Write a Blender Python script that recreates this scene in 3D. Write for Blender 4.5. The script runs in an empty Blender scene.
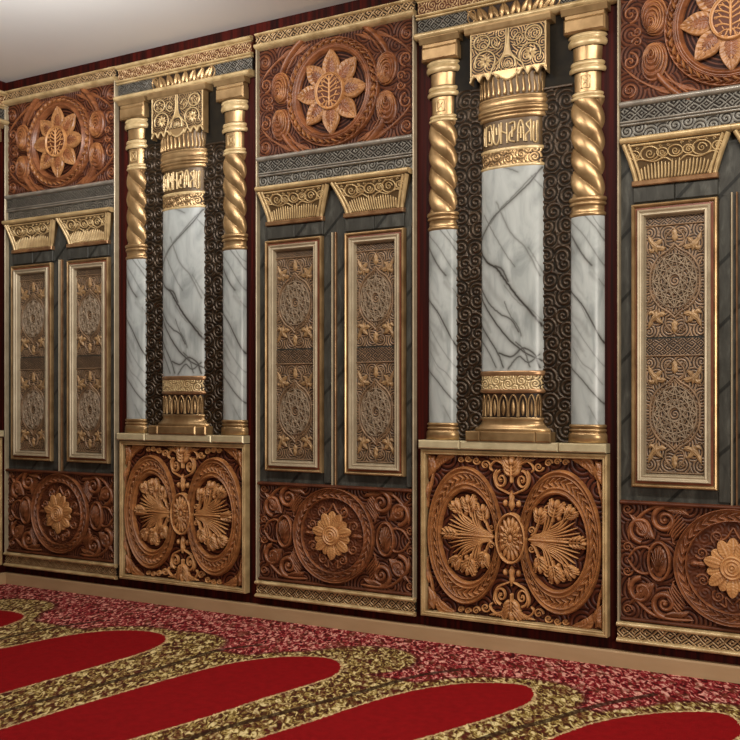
import bpy, math, random
import numpy as np
from mathutils import Matrix, Vector
PI = math.pi; TAU = 2*PI
random.seed(4); rng = np.random.default_rng(7)
COL = bpy.context.scene.collection

# ---------------------------------------------------------------- mesh building
class MB:
    """collects surfaces given in wall coordinates (u along the wall, v up, w out of the wall)"""
    def __init__(s): s.v = []; s.f = []; s.n = 0
    def add(s, V, F):
        V = np.asarray(V, float).reshape(-1, 3); F = np.asarray(F, int)
        s.v.append(V); s.f.append((F + s.n)); s.n += len(V)
    def grid(s, U, V, W, closed=False):
        n, m = U.shape
        idx = np.arange(n*m).reshape(n, m)
        if closed: idx = np.concatenate([idx, idx[:1]], 0)
        a = idx[:-1, :-1].ravel(); b = idx[1:, :-1].ravel(); c = idx[1:, 1:].ravel(); d = idx[:-1, 1:].ravel()
        s.add(np.stack([U.ravel(), V.ravel(), W.ravel()], 1), np.stack([a, b, c, d], 1))
    def box(s, u0, u1, v0, v1, w0, w1, ch=0.0):
        c = min(ch, (u1-u0)*.45, (v1-v0)*.45)
        V = [(u0,v0,w0),(u1,v0,w0),(u1,v1,w0),(u0,v1,w0),
             (u0,v0,w1-c),(u1,v0,w1-c),(u1,v1,w1-c),(u0,v1,w1-c)]
        F = [(0,1,5,4),(1,2,6,5),(2,3,7,6),(3,0,4,7),(3,2,1,0)]
        if c > 0:
            V += [(u0+c,v0+c,w1),(u1-c,v0+c,w1),(u1-c,v1-c,w1),(u0+c,v1-c,w1)]
            F += [(4,5,9,8),(5,6,10,9),(6,7,11,10),(7,4,8,11),(8,9,10,11)]
        else: F += [(4,5,6,7)]
        s.add(V, F)
    def hmold(s, u0, u1, prof):
        """horizontal moulding, profile [(v,w)] from bottom to top"""
        P = np.array(prof, float); n = len(P)
        V = [(u0, p[0], p[1]) for p in P] + [(u1, p[0], p[1]) for p in P]
        F = [(i, i+n, i+1+n, i+1) for i in range(n-1)]
        s.add(V, F)
        for u in (u0, u1):
            for i in range(n-1):
                wb = min(P[:, 1])
                s.add([(u,P[i,0],wb),(u,P[i,0],P[i,1]),(u,P[i+1,0],P[i+1,1]),(u,P[i+1,0],wb)], [(0,1,2,3)])
    def frame(s, u0, u1, v0, v1, prof):
        n = len(prof); V = []
        for ins, w in prof:
            V += [(u0+ins,v0+ins,w),(u1-ins,v0+ins,w),(u1-ins,v1-ins,w),(u0+ins,v1-ins,w)]
        F = []
        for i in range(n-1):
            for k in range(4):
                a = 4*i+k; b = 4*i+(k+1) % 4
                F.append((a, b, b+4, a+4))
        s.add(V, F)
    def lathe(s, uc, prof, w0=-.02, kd=.5, seg=40, mod=None, arc=1.0):
        A = np.linspace(-PI/2*arc, PI/2*arc, seg+1)
        P = np.array(prof, float)
        V = np.repeat(P[:, 0][:, None], seg+1, 1); R = np.repeat(P[:, 1][:, None], seg+1, 1)
        AA = np.repeat(A[None, :], len(P), 0)
        if mod is not None: R = R*mod(AA, V)
        s.grid(uc + R*np.sin(AA), V, w0 + kd*R*np.cos(AA))
    def build(s, name, mat, parent=None, origin=(0, 0), smooth=True, attr=None):
        V = np.concatenate(s.v); me = bpy.data.meshes.new(name)
        X = np.stack([V[:, 0]-origin[0], -V[:, 2], V[:, 1]-origin[1]], 1)
        faces = [tuple(r) for F in s.f for r in F.tolist()]
        me.from_pydata(X.tolist(), [], faces)
        if smooth: me.polygons.foreach_set('use_smooth', [True]*len(me.polygons))
        me.materials.append(mat)
        if attr:
            for k, val in attr.items():
                a = me.attributes.new(k, 'FLOAT', 'POINT'); a.data.foreach_set('value', np.asarray(val, np.float32).ravel())
        me.update()
        o = bpy.data.objects.new(name, me); COL.objects.link(o)
        if parent: o.parent = parent
        return o

def flat(_w=0.0): return lambda u, v: np.zeros_like(u) + _w
def cyl(uc, r, w0=-.02, kd=.5): return lambda u, v: w0 + kd*np.sqrt(np.clip(r*r-(u-uc)**2, 0, None))

def cr(pts, n=10):
    P = np.array(pts, float); P = np.vstack([2*P[0]-P[1], P, 2*P[-1]-P[-2]]); out = []
    t = np.linspace(0, 1, n, endpoint=False)[:, None]
    for i in range(1, len(P)-2):
        a, b, c, d = P[i-1], P[i], P[i+1], P[i+2]
        out.append(.5*((2*b)+(-a+c)*t+(2*a-5*b+4*c-d)*t*t+(-a+3*b-3*c+d)*t**3))
    out.append(P[-2][None, :]); return np.vstack(out)

def normals(P):
    T = np.gradient(P, axis=0); T /= (np.linalg.norm(T, axis=1)[:, None]+1e-9)
    return np.stack([-T[:, 1], T[:, 0]], 1)

def stroke(mb, P, wid, h, base, taper=True, ends=(0.15, 0.15)):
    """raised rounded ribbon along a path"""
    P = np.asarray(P, float); n = len(P); N = normals(P); s = np.linspace(0, 1, n)
    wd = np.ones(n)*wid if np.isscalar(wid) else np.asarray(wid, float)
    if taper:
        e = np.minimum(np.clip(s/max(ends[0], 1e-3), 0, 1), np.clip((1-s)/max(ends[1], 1e-3), 0, 1)); wd = wd*(.15+.85*np.sqrt(e))
    t = np.array([-1, -.85, -.45, 0, .45, .85, 1]); hh = np.array([-.35, .45, .9, 1, .9, .45, -.35])
    U = P[:, 0][:, None] + N[:, 0][:, None]*wd[:, None]/2*t[None]; V = P[:, 1][:, None] + N[:, 1][:, None]*wd[:, None]/2*t[None]
    hs = h*(wd/(wd.max()+1e-9))**.5
    mb.grid(U, V, base(U, V) + np.maximum(hs[:, None]*hh[None], -.006))

def dome(mb, cu, cv, ru, rv, h, base, fn=None, eye=(0, 0), rot=0, nq=10, nt=32):
    """nested ellipses closing on an eye; fn(q,theta) is the height, q = 1 at the rim"""
    q = np.linspace(0, 1, nq+1)[None, :]; th = np.linspace(0, TAU, nt, endpoint=False)[:, None]
    x = ru*q*np.cos(th) + eye[0]*(1-q); y = rv*q*np.sin(th) + eye[1]*(1-q)
    U = cu + x*math.cos(rot)-y*math.sin(rot); V = cv + x*math.sin(rot)+y*math.cos(rot)
    W = h*(fn(q, th) if fn else np.sqrt(np.clip(1-q**2, 0, 1))) + 0*U
    W[:, -1] = -.003
    mb.grid(U, V, base(U, V)+W, closed=True)

def ring2(mb, co, ro, ci, ri, fn, base, nq=20, nt=140):
    """band between two ellipses, q = 0 outside, 1 inside"""
    q = np.linspace(0, 1, nq+1)[None, :]; th = np.linspace(0, TAU, nt, endpoint=False)[:, None]
    U = (co[0]+ro[0]*np.cos(th))*(1-q) + (ci[0]+ri[0]*np.cos(th))*q
    V = (co[1]+ro[1]*np.sin(th))*(1-q) + (ci[1]+ri[1]*np.sin(th))*q
    W = fn(q, th)+0*U; W[:, 0] = -.006; W[:, -1] = -.006
    mb.grid(U, V, base(U, V)+W, closed=True)

def leaf(mb, P, W, h, base, lobes=0, vein=.25, nt=8, tip=.9, cup=0.0, peak=.45):
    """leaf or petal along a path: swelling then pointed, lobed edge, ribs"""
    P = np.asarray(P, float); n = len(P); N = normals(P); s = np.linspace(0, 1, n)
    pk = math.log(.5)/math.log(peak); wd = W*np.sin(PI*s**pk)**tip
    if lobes: wd = wd*(1-.42*np.abs(np.cos(PI*lobes*s))**2)
    wd = np.maximum(wd, W*.04)
    t = np.concatenate([[-1.0], np.linspace(-.93, .93, nt*2+1), [1.0]])
    T = t[None]; S = s[:, None]
    U = P[:, 0][:, None] + N[:, 0][:, None]*wd[:, None]*T; V = P[:, 1][:, None] + N[:, 1][:, None]*wd[:, None]*T
    body = (1-cup)*np.sqrt(np.clip(1-T**2*.75, 0, 1)) + cup*(.45+.55*np.abs(T)**1.6)
    mid = .35*np.exp(-(T/.1)**2)
    rib = vein*np.cos(TAU*((lobes if lobes else 7)*S*1.0 - np.abs(T)*1.1))*np.clip(np.abs(T)*3, 0, 1)*(1-np.abs(T)**6)
    H = h*(.55+.45*np.sin(PI*np.clip(S, .05, .95)))*(body+mid+rib*.6)
    H[:, 0] = -.004; H[:, -1] = -.004
    mb.grid(U, V, base(U, V)+H)

def volute(mb, cu, cv, r, a0, turns, d, wid, h, base, eye=True, sy=1.0):
    t = np.linspace(0, 1, int(26*turns)+6); rr = r*(1-.86*t**.85); a = a0+d*TAU*turns*t
    P = np.stack([cu+rr*np.cos(a), cv+sy*rr*np.sin(a)], 1)
    stroke(mb, P, wid*(1-.55*t), h, base, taper=False)
    if eye: dome(mb, cu, cv, wid*.42, wid*.42, h*1.1, base, nq=4, nt=12)
    return P

def arc(cu, cv, ru, rv, a0, a1, n=30):
    a = np.linspace(math.radians(a0), math.radians(a1), n)
    return np.stack([cu+ru*np.cos(a), cv+rv*np.sin(a)], 1)

def mirror(P, uc): P = np.array(P, float); P[:, 0] = 2*uc-P[:, 0]; return P

def hfield(mb, u0, u1, v0, v1, step, fn, w=0.0, base=None):
    nu = max(2, int((u1-u0)/step)); nv = max(2, int((v1-v0)/step))
    U, V = np.meshgrid(np.linspace(u0, u1, nu+1), np.linspace(v0, v1, nv+1), indexing='ij')
    W = w + fn(U, V)
    if base: W = W + base(U, V)
    mb.grid(U, V, W)

def swirl(centres, lam, amp, arms=1, sharp=1.0):
    """carved flow lines winding round the nearest of many centres"""
    C = np.array([(c[0], c[1]) for c in centres]); S = np.array([c[2] for c in centres]); R = np.array([c[3] if len(c) > 3 else 0 for c in centres])
    def f(U, V):
        best = np.full(U.shape, 1e9); ph = np.zeros(U.shape)
        for (cu, cv), sg, rr in zip(C, S, R):
            d = np.hypot(U-cu, V-cv); k = d-rr; m = k < best
            p = d/lam*TAU + sg*arms*np.arctan2(V-cv, U-cu)
            ph[m] = p[m]; best[m] = k[m]
        c = .5+.5*np.cos(ph)
        return amp*c**sharp
    return f

def weave(p, amp):
    """plaited strapwork: short diagonal strands crossing over and under"""
    def f(U, V):
        c = np.sin((U)*TAU/p/1.9)*np.cos(V*TAU/p/1.9+.6*np.sin(U*TAU/p/5))
        a = .5+.5*np.cos((U+V*1.2)*TAU/p*1.35+1.1*np.sin(U*TAU/p/3.3)); b = .5+.5*np.cos((U-V*1.2)*TAU/p*1.35+.9*np.sin(V*TAU/p/2.1))
        k = 1/(1+np.exp(-c*14))
        return amp*(k*a+(1-k)*b)**.75
    return f

def scrollband(u0, u1, vc, hgt, lam, amp):
    n = max(3, int((u1-u0)/(hgt*.95))); c = []
    for i in range(n):
        u = u0+(i+.5)*(u1-u0)/n; s = 1 if i % 2 else -1
        c.append((u, vc+s*hgt*.12, s)); c.append((u+(u1-u0)/n*.5, vc+s*hgt*.42, -s, -.006)); c.append((u, vc-s*hgt*.48, s, -.008))
    return swirl(c, lam, amp, 1, .8)

# ---------------------------------------------------------------- materials
def L(r, g, b):
    f = lambda c: (c/255/12.92) if c/255 <= .04045 else ((c/255+.055)/1.055)**2.4
    return (f(r), f(g), f(b), 1)

class NT:
    def __init__(s, name):
        s.m = bpy.data.materials.new(name); s.m.use_nodes = True; s.t = s.m.node_tree; s.b = s.t.nodes['Principled BSDF']
    def n(s, kind, **kw):
        x = s.t.nodes.new(kind)
        for k, v in kw.items():
            if k in x.inputs.keys(): x.inputs[k].default_value = v
            else: setattr(x, k, v)
        return x
    def l(s, a, b): s.t.links.new(a, b)
    def coord(s, scale=(1, 1, 1), rot=(0, 0, 0), kind='Object'):
        tc = s.n('ShaderNodeTexCoord'); mp = s.n('ShaderNodeMapping'); mp.inputs['Scale'].default_value = scale; mp.inputs['Rotation'].default_value = rot
        s.l(tc.outputs[kind], mp.inputs['Vector']); return mp.outputs['Vector']
    def noise(s, vec, scale, detail=3, rough=.5, dist=0):
        x = s.n('ShaderNodeTexNoise'); x.inputs['Scale'].default_value = scale; x.inputs['Detail'].default_value = detail
        x.inputs['Roughness'].default_value = rough; x.inputs['Distortion'].default_value = dist; s.l(vec, x.inputs['Vector']); return x.outputs['Fac']
    def ramp(s, fac, stops, interp='LINEAR'):
        r = s.n('ShaderNodeValToRGB'); e = r.color_ramp; e.interpolation = interp
        while len(e.elements) < len(stops): e.elements.new(.5)
        for el, (p, c) in zip(e.elements, stops): el.position = p; el.color = c
        s.l(fac, r.inputs['Fac']); return r.outputs['Color']
    def mix(s, fac, a, b):
        x = s.n('ShaderNodeMix', data_type='RGBA')
        for k, val in ((0, fac), (6, a), (7, b)):
            if hasattr(val, 'links'): s.l(val, x.inputs[k])
            else: x.inputs[k].default_value = val
        return x.outputs[2]
    def bump(s, h, strength=.3, dist=.002):
        x = s.n('ShaderNodeBump'); x.inputs['Strength'].default_value = strength; x.inputs['Distance'].default_value = dist
        s.l(h, x.inputs['Height']); s.l(x.outputs[0], s.b.inputs['Normal'])
    def set(s, color=None, rough=.5, metal=0, spec=.5, coat=0):
        if color is not None:
            if hasattr(color, 'links'): s.l(color, s.b.inputs['Base Color'])
            else: s.b.inputs['Base Color'].default_value = color
        s.b.inputs['Roughness'].default_value = rough; s.b.inputs['Metallic'].default_value = metal
        s.b.inputs['Specular IOR Level'].default_value = spec; s.b.inputs['Coat Weight'].default_value = coat
        s.b.inputs['Coat Roughness'].default_value = .25
        return s.m

def mat_var(name, c1, c2, scale=12, stretch=(1, 1, 1), rough=.4, metal=0, spec=.5, coat=0, bump=0, dist=0, bscale=None):
    k = NT(name); v = k.coord(stretch); f = k.noise(v, scale, 4, .55, dist)
    c = k.ramp(f, [(.32, c1), (.68, c2)])
    if bump: k.bump(k.noise(v, bscale or scale*3, 3), bump, .001)
    return k.set(c, rough, metal, spec, coat)

M = {}
M['gold'] = mat_var('aged_gilding', L(128, 98, 62), L(180, 148, 104), 9, (1, 1, 1), .3, .6, .5)
M['pale_gold'] = mat_var('pale_gilding', L(164, 136, 92), L(210, 184, 136), 14, (1, 1, 1), .3, .22, .6)
M['cream'] = mat_var('cream_paint', L(152, 136, 110), L(176, 160, 132), 10, (1, 1, 1), .38, .25, .5)
M['copper'] = mat_var('copper_gilding', L(126, 90, 60), L(168, 130, 92), 16, (1, 1, 1), .3, .6, .5)
M['bronze_dark'] = mat_var('dark_bronze', L(18, 14, 8), L(30, 24, 14), 25, (1, 1, 1), .6, 0, .15)
M['bronze_line'] = mat_var('bronze_relief', L(46, 34, 22), L(66, 50, 33), 25, (1, 1, 1), .38, .5, .5)
M['wood'] = mat_var('carved_walnut', L(120, 73, 39), L(168, 112, 65), 7, (1, 1, 3), .38, 0, .5, 0, .15, 1.2)
M['wood_mid'] = mat_var('carved_walnut_dark', L(96, 53, 29), L(142, 87, 52), 7, (1, 1, 3), .38, 0, .5, 0, .15, 1.2)
M['wood_hi'] = mat_var('carved_walnut_highlight', L(156, 104, 59), L(200, 148, 94), 9, (1, 1, 2), .38, 0, .5, 0, .1, .8)  # raised carving coloured lighter to imitate lit ridges
M['wood_lit'] = mat_var('petal_walnut', L(132, 86, 48), L(172, 122, 76), 9, (1, 1, 2), .38, 0, .5, 0, .1, .8)
M['ochre'] = mat_var('ochre_gilding', L(160, 132, 90), L(202, 174, 126), 12, (1, 1, 1), .34, .25, .5)
M['leaf_tan'] = mat_var('pale_brown_leaf', L(128, 98, 64), L(164, 130, 88), 18, (1, 1, 1), .4, .1, .5)
M['base_ground'] = mat_var('red_brown_ground', L(62, 28, 15), L(92, 44, 24), 6, (1, 1, 2), .5, 0, .25, 0)
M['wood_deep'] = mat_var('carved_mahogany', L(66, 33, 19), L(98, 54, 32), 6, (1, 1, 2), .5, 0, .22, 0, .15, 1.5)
M['wood_ground'] = mat_var('wood_groove_shade', L(26, 9, 5), L(46, 18, 10), 8, (1, 1, 1), .6, 0, .15, 0)  # fills the hollows of the wood carving, shade put into its colour
M['tan'] = mat_var('tan_relief', L(100, 78, 56), L(142, 112, 82), 18, (1, 1, 1), .42, .1, .5, .1, .1)
M['tan_gold'] = mat_var('golden_leaf_relief', L(140, 110, 74), L(178, 146, 104), 18, (1, 1, 1), .36, .3, .5)
M['tan_ground'] = mat_var('brown_groove_shade', L(34, 24, 16), L(52, 38, 26), 30, (1, 1, 1), .5, 0, .4)  # dark colour imitating shade in the hollows of the arabesques
M['lattice'] = mat_var('grey_lattice', L(116, 98, 78), L(150, 130, 106), 30, (1, 1, 1), .45, .1, .4)
M['grey_band'] = mat_var('grey_carved_band', L(80, 76, 68), L(114, 108, 97), 20, (1, 1, 1), .42, .25, .5)
M['grey_mould'] = mat_var('grey_moulding', L(122, 115, 105), L(160, 152, 140), 12, (1, 1, 1), .3, .35, .5)
M['inlay'] = mat_var('brown_inlay', L(92, 44, 26), L(118, 62, 38), 20, (1, 1, 1), .35, .1, .5)
M['ledge'] = mat_var('ledge_stone', L(180, 164, 128), L(204, 188, 150), 14, (1, 1, 1), .3, .25, .5)
M['dark_ground'] = mat_var('groove_shade_ground', L(24, 20, 16), L(38, 32, 26), 20, (1, 1, 1), .7, 0, .15)  # shows between relief ridges; groove shade put into the colour
M['bronze'] = mat_var('bronze_ground', L(70, 52, 30), L(96, 74, 46), 14, (1, 1, 1), .4, .3, .5)
M['line_dark'] = mat_var('dark_line_groove_shade', L(26, 15, 8), L(44, 27, 13), 14, (1, 1, 1), .5, .1, .3)  # dark apron lines and relief grounds; groove shade painted under scroll bands

k = NT('slate_stone'); v = k.coord((1, 1, 1))
w1 = k.n('ShaderNodeTexWave', wave_type='BANDS', bands_direction='DIAGONAL', wave_profile='SAW'); k.l(k.coord((1, 1, -1), (0, 0, 0)), w1.inputs['Vector'])
w1.inputs['Scale'].default_value = 2.2; w1.inputs['Distortion'].default_value = .6; w1.inputs['Detail'].default_value = 2
f = k.noise(k.coord((3, 3, .9), (0, .5, 0)), 9, 5, .6, .6)
c = k.ramp(f, [(.3, L(46, 44, 39)), (.55, L(62, 60, 54)), (.75, L(84, 83, 76))])
c2 = k.ramp(w1.outputs['Fac'], [(0, L(118, 120, 114)), (.035, L(118, 120, 114)), (.06, L(28, 27, 25)), (.09, (1, 1, 1, 1))])
m = k.n('ShaderNodeMix', data_type='RGBA', blend_type='MULTIPLY'); m.inputs[0].default_value = .75; k.l(c, m.inputs[6]); k.l(c2, m.inputs[7])
k.bump(f, .25, .003); M['slate'] = k.set(m.outputs[2], .5, 0, .2)

k = NT('mahogany_wall'); f = k.noise(k.coord((1, 1, .02)), 34, 3, .6)
c = k.ramp(f, [(.32, L(24, 6, 3)), (.5, L(46, 9, 4)), (.66, L(70, 16, 8))]); M['wall'] = k.set(c, .6, 0, .12)

k = NT('beige_skirting'); f = k.noise(k.coord((1, 1, 4)), 5, 3); M['skirt'] = k.set(k.ramp(f, [(.3, L(164, 134, 98)), (.7, L(172, 142, 106))]), .5, 0, .35)
k = NT('painted_ceiling'); f = k.noise(k.coord(), 1.5, 2); M['ceil'] = k.set(k.ramp(f, [(.3, L(222, 219, 213)), (.7, L(227, 224, 218))]), .8, 0, .2)

def marble(name):
    k = NT(name); at = k.n('ShaderNodeAttribute', attribute_name='vein')
    at2 = k.n('ShaderNodeAttribute', attribute_name='streak')
    f = k.noise(k.coord((2.2, 2.2, .8), (0, .6, 0)), 5, 4, .55, .8)
    base = k.ramp(f, [(.3, L(128, 132, 129)), (.5, L(160, 163, 159)), (.75, L(180, 182, 178))])
    c = k.mix(at2.outputs['Fac'], base, L(112, 112, 106))
    c = k.mix(at.outputs['Fac'], c, L(38, 30, 24))
    return k.set(c, .3, 0, .45, 0)
M['marble'] = marble('veined_white_marble')

# ---------------------------------------------------------------- things
def tag(o, label=None, cat=None, group=None, kind=None):
    for a, b in (('label', label), ('category', cat), ('group', group), ('kind', kind)):
        if b: o[a] = b
    return o
class Thing:
    def __init__(s, name, label, cat, u, v, group=None):
        s.o = bpy.data.objects.new(name, None); s.o.empty_display_size = .05; COL.objects.link(s.o)
        s.u = u; s.v = v; s.label = label; s.cat = cat; s.group = group
    def part(s, name, mb, mat, parent=None, smooth=True, attr=None, label=None):
        # every mesh is written relative to the base of its thing
        o = mb.build(name, M[mat] if isinstance(mat, str) else mat, parent or s.o, (s.u, s.v), smooth, attr)
        if label: o['label'] = label
        return o
def parts_by(t, name, mb, mat, key, parent=None, smooth=True):
    """one part for each place: the pieces of mb sorted by the (u, v) middle of each piece"""
    D = {}
    off = 0
    for V, F in zip(mb.v, mb.f):
        k_ = key(V[:, 0].mean(), V[:, 1].mean()); D.setdefault(k_, MB()).add(V, F-off); off += len(V)
    return [t.part(name, D[k_], mat, parent, smooth) for k_ in sorted(D)]
def copy_tree(o, parent=None):
    c = o.copy(); COL.objects.link(c)
    if parent: c.parent = parent; c.matrix_parent_inverse = Matrix.Identity(4)
    for ch in [x for x in CHILD.get(o.name, [])]: copy_tree(ch, c)
    return c
def put(th, first, ou, origin, rot, bay, du=0.0):
    o = th.o if first else copy_tree(th.o)
    p = Matrix.Translation(origin) @ Matrix.Rotation(rot, 4, 'Z') @ Matrix.Translation((th.u+du, 0, th.v))
    o.location = p.to_translation(); o.rotation_euler = (0, 0, rot)
    tag(o, th.label.replace('{b}', bay), th.cat, th.group, 'thing')
    return o

def sideprof(v0, v1, w0, wm, n=7):
    """rounded moulding profile between two heights"""
    t = np.linspace(0, PI, n); return [(v0, w0-.012)] + [(v0+(v1-v0)*(1-math.cos(a))/2, w0+(wm-w0)*math.sin(a)) for a in t] + [(v1, w0-.012)]

def plate(t, u0, u1, v0, v1, w, mat='dark_ground', name='ground', parent=None):  # dark sheet cutting the relief at mid height, painted shade for its grooves
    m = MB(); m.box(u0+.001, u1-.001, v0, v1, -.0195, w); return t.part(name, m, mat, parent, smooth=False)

# ================================================================ bay A : carved rosettes and framed panels
def bay_a():
    out = []
    WB = -.014                                                 # front of backing stone
    # --- cornice
    t = Thing('cornice', 'gilt cornice with woven carved band over the {b}', 'cornice', .51, 3.232, 'cornices over the rosette bays')
    m = MB(); m.hmold(0, 1.021, sideprof(3.303, 3.319, .008, .026)); t.part('moulding', m, 'pale_gold')
    m = MB(); m.hmold(0, 1.021, [(3.222, -.01), (3.226, .014), (3.232, .026), (3.24, .034), (3.25, .032), (3.254, .02), (3.256, -.01)]); t.part('moulding', m, 'pale_gold')
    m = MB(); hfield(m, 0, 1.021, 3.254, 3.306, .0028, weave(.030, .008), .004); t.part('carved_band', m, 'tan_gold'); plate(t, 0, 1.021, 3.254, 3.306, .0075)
    out.append(t)
    # --- upper carved panel
    uc, vc = .508, 2.912
    t = Thing('carved_rosette_panel', 'carved walnut panel with pointed eight-petal flower in a ring, {b}', 'carved panel', uc, 2.618, 'upper carved flower panels')
    B = flat(-.012)
    cs = []
    for s in (-1, 1):
        g = lambda du, v, sg, r=0: cs.append((uc+s*du, v, sg*s, r))
        g(.345, 2.985, 1, .03); g(.345, 2.775, -1, .03); g(.46, 3.15, 1, .01); g(.46, 2.665, -1, .01); g(.43, 3.03, -1); g(.43, 2.83, 1); g(.45, 2.93, 1)
        g(.30, 3.16, -1); g(.30, 2.66, 1); g(.39, 3.1, 1, -.01); g(.39, 2.72, -1, -.01); g(.2, 3.2, 1, -.02); g(.2, 2.62, -1, -.02)
    cs.append((uc, vc, 1, .12))
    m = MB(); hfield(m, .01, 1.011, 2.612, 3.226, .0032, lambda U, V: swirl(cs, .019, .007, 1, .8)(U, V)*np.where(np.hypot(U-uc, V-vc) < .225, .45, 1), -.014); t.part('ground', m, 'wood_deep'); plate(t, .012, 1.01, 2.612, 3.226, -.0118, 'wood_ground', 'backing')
    m = MB()
    for s in (-1, 1):
        S = lambda P: P if s > 0 else mirror(P, uc)
        for a, b in ((22, 62), (-62, -22)):
            stroke(m, S(arc(uc, vc, .375, .375, a, b)), .034, .028, B, ends=(.3, .2))
            stroke(m, S(arc(uc, vc, .345, .35, a+4, b-4)), .014, .012, B)
        for v0, dd in ((3.15, 1), (2.67, -1)):
            volute(m, uc+s*.455, v0, .034, PI/2*dd, 1.7, s*dd, .012, .010, B)
        # side scrolls
        for v0, dd in ((3.02, 1), (2.80, -1)):
            volute(m, uc+s*.452, v0, .042, -PI/2*dd, 1.5, -s*dd, .014, .011, B)
        volute(m, uc+s*.42, 2.935, .026, 0 if s > 0 else PI, 1.4, 1, .011, .01, B)
        volute(m, uc+s*.42, 2.885, .026, 0 if s > 0 else PI, 1.4, -1, .011, .01, B)
        for j in range(6):
            for sv in (-1, 1):
                f = lambda x, y: (uc+s*x, vc+sv*y)
                stroke(m, cr([f(.485-.012*j, .13+.012*j), f(.43-.012*j, .19+.008*j), f(.36-.012*j, .235+.008*j), f(.27-.008*j, .262+.006*j)], 8), .010, .011, B, ends=(.3, .3))
                stroke(m, cr([f(.31-.01*j, .20+.008*j), f(.26-.012*j, .235+.008*j), f(.19-.012*j, .265+.006*j)], 8), .009, .010, B, ends=(.3, .3))
    parts_by(t, 'scroll_carving', m, 'wood_mid', lambda u, v: (u > uc, v > vc))
    m = MB()
    for s in (-1, 1):
        for v0, sg in ((2.985, 1), (2.78, -1)):
            fn = lambda q, th: (.35+.65*np.sqrt(np.clip(1-q**3, 0, 1))) + .20*np.cos(TAU*5.0*q+1.0*np.sin(th))
            dome(m, uc+s*.338, v0, .058, .088, .034, B, fn, eye=(s*.018, -.042*sg), rot=-s*sg*.18, nq=44, nt=44)
            volute(m, uc+s*.35, v0-.028*sg, .026, PI/2, 1.4, s*sg, .012, .042, B)
    shs = parts_by(t, 'shell_scroll', m, 'wood_mid', lambda u, v: (u > uc, v > (2.985+2.78)/2))
    for s in (-1, 1):
        for v0, sg in ((2.985, 1), (2.78, -1)):
            m = MB()
            for j in range(6):
                kq = 1-.15*j; ec = np.array([uc+s*.338+s*.016*(1-kq), v0-.042*sg*(1-kq)])
                a0 = 60 if s*sg > 0 else 120; P = arc(ec[0], ec[1], .055*kq, .084*kq, a0*sg, a0*sg+(250 if s > 0 else -250)*sg, 30)
                stroke(m, P, .0085, .007, lambda U, V, c=ec, kk=kq: U*0-.012+.034*(.35+.65*math.sqrt(max(0, 1-kk**3)))+.002, ends=(.3, .3))
            t.part('shell_rib', m, 'wood', parent=shs[(2 if s > 0 else 0)+(1 if sg > 0 else 0)])
    m = MB(); RC = MB()
    def rf(q, th):
        h = .010 + .006*np.exp(-((q-.06)/.05)**2) + .008*np.exp(-((q-.52)/.035)**2) + .012*np.exp(-((q-.78)/.14)**2) + .004*np.exp(-((q-.62)/.03)**2)
        band = np.clip(1-np.abs((q-.29)/.19)**6, 0, 1)
        return h + band*.0075*np.cos(th*44*(1)+ TAU*np.abs(q-.29)*5)
    ring2(m, (uc, vc), (.294, .296), (uc, vc), (.212, .222), lambda q, th: 1.7*rf(q, th), B, nq=44, nt=420)
    for i in range(40):
        a = TAU*(i+.5)/40; d = 1 if 0 <= i < 20 else -1; r0, r1 = .292-.082*.17, .292-.082*.42
        P = cr([(uc+r0*math.cos(a-.05*d), vc+r0*math.sin(a-.05*d)), (uc+(r0+r1)/2*math.cos(a+.01*d), vc+(r0+r1)/2*math.sin(a+.01*d)), (uc+r1*math.cos(a+.07*d), vc+r1*math.sin(a+.07*d))], 5)
        leaf(RC, P, .0065, .017, flat(.010), nt=3, vein=.1)
    for a in (0, 1, 2, 3):
        ang = a*PI/2; dome(m, uc+.232*math.cos(ang), vc+.240*math.sin(ang), .016, .022, .03, B, nq=5, nt=16)
    rg = t.part('ring', m, 'wood_mid'); t.part('ring_leaf', RC, 'wood', parent=rg)['kind'] = 'stuff'
    flower = MB(); Bf = flat(.006)
    for i in range(8):
        a = PI/2+i*PI/4; R = .236 if i % 2 == 0 else .232; sc = 1.0
        p0 = np.array([uc+.06*math.cos(a), vc+.06*math.sin(a)]); p1 = np.array([uc+R*.96*math.cos(a), vc+R*math.sin(a)])
        P = p0[None]+(p1-p0)[None]*np.linspace(0, 1, 40)[:, None]
        pm = MB(); leaf(pm, P, .053, .020, Bf, lobes=0, vein=.15, nt=12, tip=.95, cup=.9, peak=.44)
        for s in (-1, 1):      # engraved side ribs
            for j in range(5):
                f0 = .3+.09*j; q0 = p0+(p1-p0)*f0; d = (p1-p0)/np.linalg.norm(p1-p0); nrm = np.array([-d[1], d[0]])*s
                stroke(pm, cr([q0+nrm*.006, q0+nrm*.018+d*.012, q0+nrm*(.034-.004*j)+d*.028], 5), .0055, .0155, Bf)
        pt = t.part('petal', pm, 'wood_lit')
        pm = MB(); Pi = p0+(p1-p0)*np.linspace(.1, .72, 30)[:, None]; leaf(pm, Pi, .033, .009, flat(.0135), vein=.5, nt=8, tip=.9, cup=.1, peak=.45); t.part('petal_inlay', pm, 'wood_mid', parent=pt)
    m = MB(); dome(m, uc, vc, .094, .104, .034, flat(.002), lambda q, th: np.where(q > .86, 1.15*np.sqrt(np.clip(1-((q-.93)/.07)**2, 0, 1)), .82)+0*th, nq=42, nt=64)
    disc = t.part('flower_centre', m, 'wood_hi'); m = MB(); dome(m, uc, vc, .079, .089, .0295, flat(.002), lambda q, th: np.where(q > .97, .9, 1.0)+0*th, nq=24, nt=48); t.part('disc_ground', m, 'wood_deep', parent=disc)
    m = MB(); Bd = flat(.0305)
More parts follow.
